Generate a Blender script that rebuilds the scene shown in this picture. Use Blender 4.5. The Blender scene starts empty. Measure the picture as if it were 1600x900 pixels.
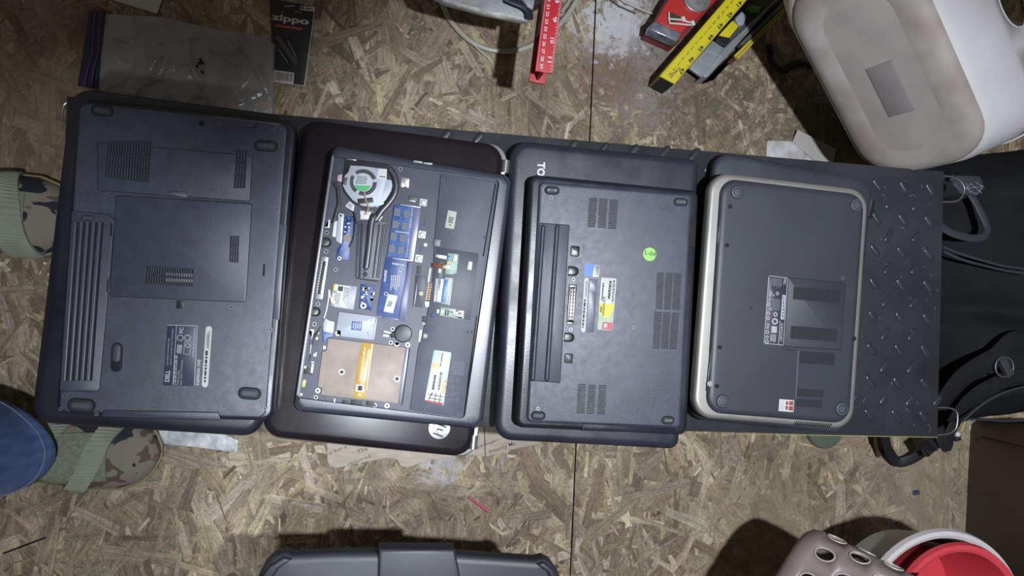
import bpy, math, random
from mathutils import Vector, Matrix, noise as mnoise
import numpy as np
PI = math.pi
rnd = random.Random(7)
C = bpy.context.scene.collection
# ------------------------------------------------------------------ camera
TA, TB, HC, FPX = 9.0, 1.5, 1.18, 1160.0          # tilt right, tilt up, camera height, focal length in px of a 1600 px frame
_n = Vector((math.tan(math.radians(TA)), math.tan(math.radians(TB)), 1.0)).normalized()
_e1 = Vector((0, 1, 0)).cross(_n).normalized()
_e2 = _n.cross(_e1)
cam_d = bpy.data.cameras.new('camera'); cam = bpy.data.objects.new('camera', cam_d); C.objects.link(cam)
cam_d.sensor_width = 36.0; cam_d.lens = 36.0 * FPX / 1600.0; cam_d.clip_start = 0.02; cam_d.clip_end = 50
cam.matrix_world = Matrix.Translation((0, 0, HC)) @ Matrix((_e1, _e2, _n)).to_4x4()
bpy.context.scene.camera = cam

def at(px, py, z=0.0):
    """point of the horizontal plane z seen at this pixel of the photograph"""
    d = Vector((px - 800.0, -(py - 450.0), -FPX))
    w = Vector((_e1.dot(d), _e2.dot(d), _n.dot(d)))
    t = (z - HC) / w.z
    return Vector((w.x * t, w.y * t, z))

# ------------------------------------------------------------------ light and world
sc = bpy.context.scene
sc.view_settings.view_transform = 'Standard'; sc.view_settings.look = 'None'
sc.view_settings.gamma = 1.0; sc.view_settings.use_curve_mapping = False
sc.view_settings.exposure = 0.0
world = bpy.data.worlds.new('world'); sc.world = world; world.use_nodes = True
world.node_tree.nodes['Background'].inputs[0].default_value = (0.92, 0.84, 0.76, 1)
world.node_tree.nodes['Background'].inputs[1].default_value = 0.13

def spot(name, nadir, h, target, angle, blend, power, col, radius):
    l = bpy.data.lights.new(name, 'SPOT'); l.energy = power; l.color = col; l.shadow_soft_size = radius
    l.spot_size = math.radians(angle); l.spot_blend = blend
    o = bpy.data.objects.new(name, l); C.objects.link(o)
    p = at(*nadir, 0); o.location = (p.x, p.y, h)
    o.rotation_euler = (at(*target, 0) - o.location).to_track_quat('-Z', 'Y').to_euler()
    return o
spot('work_lamp', (915, 500), 1.46, (1060, 620), 66, 0.45, 86, (0.88, 0.93, 1.0), 0.016)
spot('added_fill_spot', (560, 760), 1.55, (150, 780), 48, 0.5, 50, (0.86, 0.92, 1.0), 0.03)  # unseen fill lamp added to light the lower left, leaving the upper left dark

# ------------------------------------------------------------------ zoom windows of the photograph: origin x, origin y, scale
REG = dict(A=(0,100,3), B=(0,400,3), Cc=(420,170,3.6), D=(400,400,2.812), E=(760,200,3.6), F=(760,430,3.103),
           G=(1080,220,3.6), H=(1060,430,3.2136), a=(500,230,7.5), b=(480,330,7.5), c=(470,430,7.5), d=(450,510,6.43),
           e=(600,300,7.5), f=(620,380,7.5), g=(600,480,4.739), h=(860,370,4.5), i=(240,490,6.927), j=(1180,420,6.427),
           k=(400,0,6), l=(500,660,4), m=(1000,0,6.154), n=(0,240,5), o=(1440,460,3.333), p=(660,0,5.714),
           q=(0,0,3.2), r=(0,560,2.647), s=(600,0,4), t=(960,0,4.5), u=(1160,0,2.8136), v=(1340,240,1.8),
           w=(1100,640,3.2), x=(200,640,2))
def P(reg, pts, z):
    """pixels -> list of world xy at height z"""
    o = []
    for x, y in pts:
        if reg:
            r = REG[reg]; x = r[0] + x / r[2]; y = r[1] + y / r[2]
        w = at(x, y, z); o.append((w.x, w.y))
    return o
def P1(reg, x, y, z): return P(reg, [(x, y)], z)[0]
def pxs(reg, s, z=0.25):
    """a length in zoom units -> metres"""
    return s / (REG[reg][2] if reg else 1) * (HC - z) / FPX * 1.02

# ------------------------------------------------------------------ materials
_M = {}
def mat(name, col, rough=0.5, metal=0.0, var=0.0, vscale=20, bump=0.0, bscale=300, rvar=0.0, alpha=1.0, trans=0.0,
        spec=0.5, col2=None, coat=0.0, detail=4, aniso=None, sheen=0.0, bdist=0.001):
    if name in _M: return _M[name]
    cp = lambda c: tuple(x if x < .28 else .28+(x-.28)*.58 for x in c)
    col = cp(col); col2 = cp(col2) if col2 else None
    m = bpy.data.materials.new(name); m.use_nodes = True; _M[name] = m
    nt = m.node_tree; b = nt.nodes['Principled BSDF']; L = nt.links
    b.inputs['Base Color'].default_value = (*col, 1); b.inputs['Roughness'].default_value = rough
    b.inputs['Metallic'].default_value = metal; b.inputs['Alpha'].default_value = alpha
    b.inputs['Transmission Weight'].default_value = trans; b.inputs['Specular IOR Level'].default_value = spec
    b.inputs['Coat Weight'].default_value = coat; b.inputs['Sheen Weight'].default_value = sheen
    tc = nt.nodes.new('ShaderNodeTexCoord'); src = tc.outputs['Object']
    if aniso:
        mp = nt.nodes.new('ShaderNodeMapping'); mp.inputs['Scale'].default_value = aniso; L.new(src, mp.inputs[0]); src = mp.outputs[0]
    if var or col2:
        nz = nt.nodes.new('ShaderNodeTexNoise'); nz.inputs['Scale'].default_value = vscale; nz.inputs['Detail'].default_value = detail
        L.new(src, nz.inputs['Vector'])
        cr = nt.nodes.new('ShaderNodeValToRGB'); cr.color_ramp.elements[0].position = 0.32; cr.color_ramp.elements[1].position = 0.68
        c2 = col2 or tuple(min(1, c * (1 + var)) for c in col); c1 = col if col2 else tuple(c * (1 - var) for c in col)
        cr.color_ramp.elements[0].color = (*c1, 1); cr.color_ramp.elements[1].color = (*c2, 1)
        L.new(nz.outputs['Fac'], cr.inputs[0]); L.new(cr.outputs[0], b.inputs['Base Color'])
    if rvar:
        n3 = nt.nodes.new('ShaderNodeTexNoise'); n3.inputs['Scale'].default_value = vscale * 2.3; n3.inputs['Detail'].default_value = 6
        L.new(src, n3.inputs['Vector'])
        mr = nt.nodes.new('ShaderNodeMapRange'); mr.inputs[1].default_value = 0.3; mr.inputs[2].default_value = 0.7
        mr.inputs[3].default_value = max(0.05, rough - rvar); mr.inputs[4].default_value = min(1, rough + rvar)
        L.new(n3.outputs['Fac'], mr.inputs[0]); L.new(mr.outputs[0], b.inputs['Roughness'])
    if bump:
        n2 = nt.nodes.new('ShaderNodeTexNoise'); n2.inputs['Scale'].default_value = bscale; n2.inputs['Detail'].default_value = 3
        L.new(src, n2.inputs['Vector'])
        bp = nt.nodes.new('ShaderNodeBump'); bp.inputs['Strength'].default_value = bump; bp.inputs['Distance'].default_value = bdist
        L.new(n2.outputs['Fac'], bp.inputs['Height']); L.new(bp.outputs[0], b.inputs['Normal'])
    return m

# ------------------------------------------------------------------ mesh builder
def _area(p): return 0.5 * sum(p[i][0] * p[(i+1) % len(p)][1] - p[(i+1) % len(p)][0] * p[i][1] for i in range(len(p)))
def ccw(p): return list(p) if _area(p) > 0 else list(reversed(p))
def inset(p, d):
    """move every edge of a ccw polygon inwards by d"""
    n = len(p); o = []
    for i in range(n):
        ax, ay = p[i-1]; bx, by = p[i]; cx, cy = p[(i+1) % n]
        u = Vector((bx-ax, by-ay)); v = Vector((cx-bx, cy-by))
        if u.length < 1e-9: u = v.copy()
        if v.length < 1e-9: v = u.copy()
        u.normalize(); v.normalize()
        n1 = Vector((-u.y, u.x)); n2 = Vector((-v.y, v.x)); m = n1 + n2
        if m.length < 1e-6: m = n1
        m.normalize(); k = max(0.35, m.dot(n1))
        o.append((bx + m.x * d / k, by + m.y * d / k))
    return o
def rounded(p, r, n=6):
    """round the corners of a polygon; r one radius in metres or one per corner"""
    p = list(p); rs = r if isinstance(r, (list, tuple)) else [r] * len(p)
    if _area(p) < 0: p.reverse(); rs = list(reversed(rs))
    o = []; N = len(p)
    for i in range(N):
        a, b, c = Vector(p[i-1]), Vector(p[i]), Vector(p[(i+1) % N]); rr = rs[i]
        u = (a-b); v = (c-b); lu, lv = u.length, v.length; u.normalize(); v.normalize()
        ang = math.acos(max(-1, min(1, u.dot(v))))
        if rr <= 0 or ang > 3.05: o.append(tuple(b)); continue
        t = min(rr / math.tan(ang/2), lu * .49, lv * .49); rr2 = t * math.tan(ang/2)
        cc = b + (u+v).normalized() * (rr2 / math.sin(ang/2))
        s = b + u*t - cc; e = b + v*t - cc
        a0 = math.atan2(s.y, s.x); a1 = math.atan2(e.y, e.x); da = a1 - a0
        while da > PI: da -= 2*PI
        while da < -PI: da += 2*PI
        for k in range(n+1):
            th = a0 + da * k / n; o.append((cc.x + rr2*math.cos(th), cc.y + rr2*math.sin(th)))
    return o
def capsule(p0, p1, r, n=8):
    a, b = Vector(p0), Vector(p1); t = math.atan2(b.y-a.y, b.x-a.x); o = []
    for k in range(n+1):
        th = t + PI/2 + PI*k/n; o.append((a.x + r*math.cos(th), a.y + r*math.sin(th)))
    for k in range(n+1):
        th = t - PI/2 + PI*k/n; o.append((b.x + r*math.cos(th), b.y + r*math.sin(th)))
    return o
def disc(c, r, n=24, ry=None, rot=0):
    ry = ry or r; o = []
    for k in range(n):
        x, y = r*math.cos(2*PI*k/n), ry*math.sin(2*PI*k/n)
        o.append((c[0] + x*math.cos(rot) - y*math.sin(rot), c[1] + x*math.sin(rot) + y*math.cos(rot)))
    return o
def quad_uv(q, u, v):
    """q: tl, tr, br, bl (xy); bilinear point"""
    tl, tr, br, bl = q
    return tuple((tl[k]*(1-u) + tr[k]*u)*(1-v) + (bl[k]*(1-u) + br[k]*u)*v for k in (0, 1))
_font = {}
def text_mesh(s, off=0.0):
    if (s, off) in _font: return _font[(s, off)]
    cu = bpy.data.curves.new('t', 'FONT'); cu.body = s; cu.resolution_u = 3; cu.offset = off; cu.fill_mode = 'FRONT'
    ob = bpy.data.objects.new('t', cu); C.objects.link(ob)
    dg = bpy.context.evaluated_depsgraph_get(); me = bpy.data.meshes.new_from_object(ob.evaluated_get(dg))
    vs = [(v.co.x, v.co.y) for v in me.vertices]; fs = [tuple(p.vertices) for p in me.polygons]
    bpy.data.objects.remove(ob); bpy.data.curves.remove(cu); bpy.data.meshes.remove(me)
    _font[(s, off)] = (vs, fs); return vs, fs
ROOT = {}
class MB:
    def __init__(s): s.v = []; s.f = []; s.uv = None
    def add(s, vs, fs):
        b = len(s.v); s.v += [tuple(v) for v in vs]; s.f += [tuple(b+i for i in f) for f in fs]; return s
    def loft(s, rings, cap0=True, cap1=True, closed=True):
        n = len(rings[0]); vs = [p for r in rings for p in r]; fs = []
        for k in range(len(rings)-1):
            for i in range(n if closed else n-1):
                j = (i+1) % n; fs.append((k*n+i, k*n+j, (k+1)*n+j, (k+1)*n+i))
        if cap0: fs.append(tuple(reversed(range(n))))
        if cap1: fs.append(tuple((len(rings)-1)*n + i for i in range(n)))
        return s.add(vs, fs)
    def prism(s, poly, z0, z1, bev=0.0, bw=None, segs=3, bot=0.0):
        """vertical-walled solid; top edge rounded by bev high and bw wide"""
        p = ccw(poly); bw = bev if bw is None else bw; R = []
        if bot: R += [[(x, y, z0) for x, y in inset(p, bot)], [(x, y, z0+bot) for x, y in p]]
        else: R.append([(x, y, z0) for x, y in p])
        if bev:
            for k in range(segs+1):
                t = PI/2*k/segs; R.append([(x, y, z1-bev+bev*math.sin(t)) for x, y in inset(p, bw*(1-math.cos(t)))])
        else: R.append([(x, y, z1) for x, y in p])
        return s.loft(R)
    def frame(s, outer, inner, z0, z1, bev=0.0, bw=None):
        """ring between two polygons of the same vertex count"""
        o, i = outer, inner; bw = bev if bw is None else bw
        R = [[(x, y, z0) for x, y in o]]
        if bev:
            for k in range(4):
                t = PI/2*k/3; R.append([(x, y, z1-bev+bev*math.sin(t)) for x, y in inset(o, bw*(1-math.cos(t)))])
        else: R.append([(x, y, z1) for x, y in o])
        R.append([(x, y, z1) for x, y in i]); R.append([(x, y, z0) for x, y in i]); R.append(R[0])
        return s.loft(R, False, False)
    def box(s, c, sx, sy, z0, z1, rot=0, bev=0.0):
        h = [(-sx/2, -sy/2), (sx/2, -sy/2), (sx/2, sy/2), (-sx/2, sy/2)]; cr, sr = math.cos(rot), math.sin(rot)
        return s.prism([(c[0]+x*cr-y*sr, c[1]+x*sr+y*cr) for x, y in h], z0, z1, bev, segs=1)
    def tube(s, pts, r, n=8, flat=1.0, closed=False, up=Vector((0, 0, 1)), caps=True, wide=None):
        """round or flattened tube; wide: half width across the path, r: half height"""
        pts = [Vector(p) for p in pts]; N = len(pts); R = []
        for k in range(N):
            if closed: d = pts[(k+1) % N] - pts[k-1]
            else: d = pts[min(k+1, N-1)] - pts[max(k-1, 0)]
            d.normalize(); sd = d.cross(up)
            if sd.length < 1e-4: sd = d.cross(Vector((1, 0, 0)))
            sd.normalize(); u2 = sd.cross(d).normalized(); w = wide if wide else r
            w = w[k] if isinstance(w, (list, tuple)) else w; rr = r[k] if isinstance(r, (list, tuple)) else r
            R.append([tuple(pts[k] + sd*w*math.cos(2*PI*i/n) + u2*rr*math.sin(2*PI*i/n)) for i in range(n)])
        if closed: R.append(R[0])
        return s.loft(R, caps and not closed, caps and not closed)
    def sheet(s, top, bot, nx, ny, zf, thick=0.0005, z0=None):
        """sheet between two polylines of xy; zf(x, y, u, v) its height"""
        def res(pl, n):
            L = [0]
            for i in range(1, len(pl)): L.append(L[-1] + math.dist(pl[i], pl[i-1]))
            o = []
            for k in range(n+1):
                t = L[-1]*k/n; i = 1
                while i < len(L)-1 and L[i] < t: i += 1
                f = (t-L[i-1])/max(1e-9, L[i]-L[i-1]); o.append(tuple(pl[i-1][q]*(1-f)+pl[i][q]*f for q in (0, 1)))
            return o
        T, B = res(top, nx), res(bot, nx); vs = []; 
        for lay in (0, 1):
            for j in range(ny+1):
                for i in range(nx+1):
                    v = j/ny; x = T[i][0]*(1-v)+B[i][0]*v; y = T[i][1]*(1-v)+B[i][1]*v
                    z = zf(x, y, i/nx, v); vs.append((x, y, z if lay == 0 else (z-thick if z0 is None else z0)))
        W = nx+1; S = W*(ny+1); fs = []
        for j in range(ny):
            for i in range(nx):
                a = j*W+i; fs.append((a, a+W, a+W+1, a+1)); fs.append((S+a, S+a+1, S+a+W+1, S+a+W))
        for i in range(nx):
            fs.append((i, i+1, S+i+1, S+i)); a = ny*W+i; fs.append((a+1, a, S+a, S+a+1))
        for j in range(ny):
            a = j*W; fs.append((a+W, a, S+a, S+a+W)); a = j*W+nx; fs.append((a, a+W, S+a+W, S+a))
        return s.add(vs, fs)
    def text(s, st, p0, p1, h, z, off=0.0, ital=0.0):
        """print laid flat: the writing runs from p0 to p1 (xy), letters h high to their left"""
        vs, fs = text_mesh(st, off)
        if not vs: return s
        x0 = min(v[0] for v in vs); x1 = max(v[0] for v in vs); a, b = Vector(p0), Vector(p1)
        d = (b-a); L = d.length; d.normalize(); u = Vector((-d.y, d.x)); sx = L/max(1e-6, x1-x0); sy = h/0.70
        o = []
        for x, y in vs:
            q = a + d*((x-x0)*sx + y*sy*ital) + u*(y*sy); o.append((q.x, q.y, z))
        return s.add(o, fs)
    def flat(s, poly, z):
        p = ccw(poly); return s.add([(x, y, z) for x, y in p], [tuple(range(len(p)))])
    def lines(s, q, n, z, seed=0, gap=0.45, minl=.5, across=False, th=0.00012):
        """rows of tiny illegible print dashes inside quad q (tl,tr,br,bl)"""
        r = random.Random(seed)
        for k in range(n):
            a = (k + gap/2)/n; b = (k + 1 - gap/2)/n; t = 0
            end = r.uniform(minl, 1)
            while t < end:
                w = r.uniform(.05, .16); e = min(end, t+w)
                c = [(a, t), (b, t), (b, e), (a, e)] if not across else [(t, a), (e, a), (e, b), (t, b)]
                s.prism([quad_uv(q, u, v) for u, v in c], z, z+th); t = e + .03
        return s
    def build(s, name, m, parent=None, label=None, kind=None, smooth=True, ang=35):
        me = bpy.data.meshes.new(name); off = Vector((0, 0, 0))
        if parent is not None: off = ROOT.get(parent.name, Vector((0, 0, 0)))
        me.from_pydata([tuple(Vector(v) - off) for v in s.v], [], s.f); me.update()
        if smooth:
            me.polygons.foreach_set('use_smooth', [True]*len(me.polygons)); me.set_sharp_from_angle(angle=math.radians(ang))
        me.materials.append(m)
        o = bpy.data.objects.new(name, me); C.objects.link(o)
        if parent is not None: o.parent = parent; ROOT[o.name] = off
        if label: o['label'] = label
        if kind: o['kind'] = kind
        return o
def thing(name, label, cat, loc=(0, 0, 0), group=None):
    o = bpy.data.objects.new(name, None); C.objects.link(o); o.location = loc; o.empty_display_size = 0.05
    o['label'] = label; o['category'] = cat
    if group: o['group'] = group
    ROOT[o.name] = Vector(loc); return o
def single(mb, name, m, label, cat, loc, group=None, **k):
    """a thing that is one mesh, its origin at loc"""
    o = mb.build(name, m, None, **k); L = Vector(loc)
    o.data.transform(Matrix.Translation(-L)); o.location = L
    o['label'] = label; o['category'] = cat; ROOT[o.name] = L
    if group: o['group'] = group
    return o
def plate(name, par, reg, pts, z0, z1, m, r=0.0, bev=0.0003, label=None, kind=None, segs=2, bw=None):
    p = P(reg, pts, z1)
    if r: p = rounded(p, r)
    return MB().prism(p, z0, z1, min(bev, (z1-z0)*.9), bw, segs).build(name, m, par, label, kind)
def body(par, name, corners, r, z0, z1, m, bev=0.004, bw=None, segs=5, label=None, bot=0.002):
    p = rounded(P(None, corners, z1), r, 7)
    return MB().prism(p, z0, z1, bev, bw, segs, bot).build(name, m, par, label)
def grille(par, reg, pts, z, nx, ny, plastic, dark, fx=0.45, fy=0.12, name='vent'):
    """vent: a dark opening under a lattice of bars. pts tl,tr,br,bl"""
    q = P(reg, pts, z); MBd = MB().prism(q, z-0.0002, z+0.0001)
    v = MBd.build(name, dark, par); b = MB(); h = z+0.0006
    if nx > 1:
        for k in range(nx+1):
            w = fx/nx/2; u0, u1 = max(0, k/nx-w), min(1, k/nx+w)
            b.prism([quad_uv(q, u, t) for u, t in ((u0, 0), (u1, 0), (u1, 1), (u0, 1))], z, h)
    if ny > 1:
        for k in range(ny+1):
            w = fy/ny/2; u0, u1 = max(0, k/ny-w), min(1, k/ny+w)
            b.prism([quad_uv(q, t, u) for t, u in ((0, u0), (1, u0), (1, u1), (0, u1))], z, h)
    b.build('vent_bars', plastic, v, kind='stuff'); return v
def seam_cover(name, par, reg, pts, z, plastic, dark, r=0.001, gap=0.0007, lift=0.0005, label=None):
    p = rounded(P(reg, pts, z), r) if r else ccw(P(reg, pts, z))
    MB().prism(inset(p, -gap), z-0.0002, z+0.00008).build('seam', dark, par)
    return MB().prism(p, z-0.0002, z+lift, 0.0003, segs=2).build(name, plastic, par, label)
def screw(par, reg, x, y, z, r=0.0022, name='screw', m=None, dark=None, sunk=True):
    c = P1(reg, x, y, z); b = MB()
    b.prism(disc(c, r, 16), z-0.0002, z+0.0003, 0.0002, segs=1)
    o = b.build(name, m or _M['screw_metal'], par)
    MB().prism(disc(c, r*.5, 6), z, z+0.0004).build('screw_socket', dark or _M['slot_black'], o); return o
def foot(par, reg, x0, y0, x1, y1, r, z, name='rubber_foot', dots=0):
    a, b = P1(reg, x0, y0, z), P1(reg, x1, y1, z)
    MB().prism(capsule(a, b, r*1.28), z-0.0001, z+0.0001).build('seam', _M['slot_black'], par)
    o = MB().prism(capsule(a, b, r), z, z+0.0012, 0.0008, segs=3).build(name, _M['rubber'], par)
    MB().prism(capsule(a, b, r*.5), z+0.0005, z+0.0016, 0.0003, segs=1).build('foot_ridge', _M['rubber_light'], o)
    for k in range(dots):
        f = k/(dots-1); c = (a[0]*(1-f)+b[0]*f, a[1]*(1-f)+b[1]*f)
        MB().prism(disc(c, r*.28, 8), z+.001, z+.0018).build('foot_dot', _M['screw_metal'], o)
    return o
# common materials
mat('screw_metal', (.16, .16, .18), .4, .6); mat('slot_black', (.004, .004, .006), .8)
mat('rubber', (.02, .022, .03), .7); mat('rubber_light', (.05, .055, .075), .6)
mat('white_paper', (.72, .73, .74), .7, var=.05); mat('print_white', (.62, .64, .68), .7); mat('print_dark', (.03, .03, .035), .7)
mat('silver', (.55, .56, .58), .35, .8, var=.1); mat('chrome', (.62, .62, .64), .2, 1)
# ------------------------------------------------------------------ floor of oriented-strand board
def floor_mat():
    m = bpy.data.materials.new('strand_wood'); m.use_nodes = True; nt = m.node_tree; L = nt.links; N = nt.nodes.new
    b = nt.nodes['Principled BSDF']; b.inputs['Roughness'].default_value = .62; b.inputs['Specular IOR Level'].default_value = .35
    at_ = N('ShaderNodeAttribute'); at_.attribute_name = 'tone'
    uv = N('ShaderNodeUVMap'); uv.uv_map = 'grain'
    mp = N('ShaderNodeMapping'); mp.inputs['Scale'].default_value = (14, 260, 1); L.new(uv.outputs[0], mp.inputs[0])
    gn = N('ShaderNodeTexNoise'); gn.inputs['Scale'].default_value = 1.0; gn.inputs['Detail'].default_value = 5; gn.inputs['Distortion'].default_value = .6
    L.new(mp.outputs[0], gn.inputs['Vector'])
    gr = N('ShaderNodeMapRange'); gr.inputs[1].default_value = .3; gr.inputs[2].default_value = .7; gr.inputs[3].default_value = .62; gr.inputs[4].default_value = 1.28
    L.new(gn.outputs['Fac'], gr.inputs[0])
    mx = N('ShaderNodeVectorMath'); mx.operation = 'SCALE'; L.new(at_.outputs['Color'], mx.inputs[0]); L.new(gr.outputs[0], mx.inputs['Scale'])
    tc = N('ShaderNodeTexCoord')
    # broad dirt and wear
    n1 = N('ShaderNodeTexNoise'); n1.inputs['Scale'].default_value = 5; n1.inputs['Detail'].default_value = 8; n1.inputs['Roughness'].default_value = .65
    L.new(tc.outputs['Object'], n1.inputs['Vector'])
    r1 = N('ShaderNodeMapRange'); r1.inputs[1].default_value = .35; r1.inputs[2].default_value = .68; r1.inputs[3].default_value = .68; r1.inputs[4].default_value = 1.32
    L.new(n1.outputs['Fac'], r1.inputs[0])
    m2 = N('ShaderNodeVectorMath'); m2.operation = 'SCALE'; L.new(mx.outputs[0], m2.inputs[0]); L.new(r1.outputs[0], m2.inputs['Scale'])
    n4 = N('ShaderNodeTexNoise'); n4.inputs['Scale'].default_value = 120; n4.inputs['Detail'].default_value = 9; n4.inputs['Roughness'].default_value = .75; n4.inputs['Distortion'].default_value = 1.2
    L.new(tc.outputs['Object'], n4.inputs['Vector'])
    r4 = N('ShaderNodeMapRange'); r4.inputs[1].default_value = .38; r4.inputs[2].default_value = .62; r4.inputs[3].default_value = .78; r4.inputs[4].default_value = 1.16
    L.new(n4.outputs['Fac'], r4.inputs[0])
    m3 = N('ShaderNodeVectorMath'); m3.operation = 'SCALE'; L.new(m2.outputs[0], m3.inputs[0]); L.new(r4.outputs[0], m3.inputs['Scale'])
    n5 = N('ShaderNodeTexNoise'); n5.inputs['Scale'].default_value = 34; n5.inputs['Detail'].default_value = 7; n5.inputs['Roughness'].default_value = .68; n5.inputs['Distortion'].default_value = 2.2
    L.new(tc.outputs['Object'], n5.inputs['Vector'])
    s5 = N('ShaderNodeMath'); s5.operation = 'SUBTRACT'; L.new(n5.outputs['Fac'], s5.inputs[0]); s5.inputs[1].default_value = .5
    a5 = N('ShaderNodeMath'); a5.operation = 'ABSOLUTE'; L.new(s5.outputs[0], a5.inputs[0])
    r5 = N('ShaderNodeMapRange'); r5.inputs[1].default_value = .0; r5.inputs[2].default_value = .022; r5.inputs[3].default_value = .55; r5.inputs[4].default_value = 1.0; L.new(a5.outputs[0], r5.inputs[0])
    m5 = N('ShaderNodeVectorMath'); m5.operation = 'SCALE'; L.new(m3.outputs[0], m5.inputs[0]); L.new(r5.outputs[0], m5.inputs['Scale'])
    last = m5.outputs[0]
    # spilt plaster and grime: each a patch of the board with a ragged edge
    n2 = N('ShaderNodeTexNoise'); n2.inputs['Scale'].default_value = 60; n2.inputs['Detail'].default_value = 9; n2.inputs['Roughness'].default_value = .7
    L.new(tc.outputs['Object'], n2.inputs['Vector'])
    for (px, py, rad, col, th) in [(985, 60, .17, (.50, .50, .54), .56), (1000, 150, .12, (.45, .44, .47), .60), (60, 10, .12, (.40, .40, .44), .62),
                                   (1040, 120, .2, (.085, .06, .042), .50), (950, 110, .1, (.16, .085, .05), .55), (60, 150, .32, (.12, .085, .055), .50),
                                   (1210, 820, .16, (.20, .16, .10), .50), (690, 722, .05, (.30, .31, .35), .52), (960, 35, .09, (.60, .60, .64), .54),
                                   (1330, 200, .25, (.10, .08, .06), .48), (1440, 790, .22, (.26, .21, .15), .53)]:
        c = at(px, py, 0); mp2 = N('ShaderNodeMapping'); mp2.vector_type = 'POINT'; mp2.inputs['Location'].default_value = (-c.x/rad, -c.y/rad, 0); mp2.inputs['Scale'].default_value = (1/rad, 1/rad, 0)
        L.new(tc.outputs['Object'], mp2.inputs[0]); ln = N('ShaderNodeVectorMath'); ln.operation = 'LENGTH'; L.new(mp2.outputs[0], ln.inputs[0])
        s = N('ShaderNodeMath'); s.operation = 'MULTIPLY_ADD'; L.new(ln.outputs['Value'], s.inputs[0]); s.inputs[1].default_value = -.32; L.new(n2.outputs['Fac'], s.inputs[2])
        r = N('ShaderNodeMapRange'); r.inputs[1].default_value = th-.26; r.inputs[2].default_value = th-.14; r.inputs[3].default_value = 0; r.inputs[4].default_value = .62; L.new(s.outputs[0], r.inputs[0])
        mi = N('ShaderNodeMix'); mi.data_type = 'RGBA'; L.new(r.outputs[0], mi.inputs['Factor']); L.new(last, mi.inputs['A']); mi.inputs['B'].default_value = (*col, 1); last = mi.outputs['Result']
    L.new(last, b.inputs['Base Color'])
    bp = N('ShaderNodeBump'); bp.inputs['Strength'].default_value = .55; bp.inputs['Distance'].default_value = .0008
    ad = N('ShaderNodeMath'); ad.operation = 'ADD'; L.new(gn.outputs['Fac'], ad.inputs[0]); L.new(n2.outputs['Fac'], ad.inputs[1])
    L.new(ad.outputs[0], bp.inputs['Height']); L.new(bp.outputs[0], b.inputs['Normal'])
    return m
FM = floor_mat()
sub = mat('board_dark_core', (.03, .024, .018), .9); core = mat('board_core', (.17, .135, .09), .8, var=.3, vscale=60, bump=.5, bscale=300)
X0, X1, Y0, Y1 = -1.45, 1.75, -1.1, 1.1
seam_t, seam_b = at(931, 0), at(891, 900)
def seam_x(y): return seam_t.x + (seam_b.x - seam_t.x) * (y - seam_t.y) / (seam_b.y - seam_t.y)
fl = MB().prism([(X0, Y0), (X1, Y0), (X1, Y1), (X0, Y1)], -0.04, -0.014).build('floor', sub, None, kind='structure')
ROOT[fl.name] = Vector((0, 0, 0))
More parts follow.
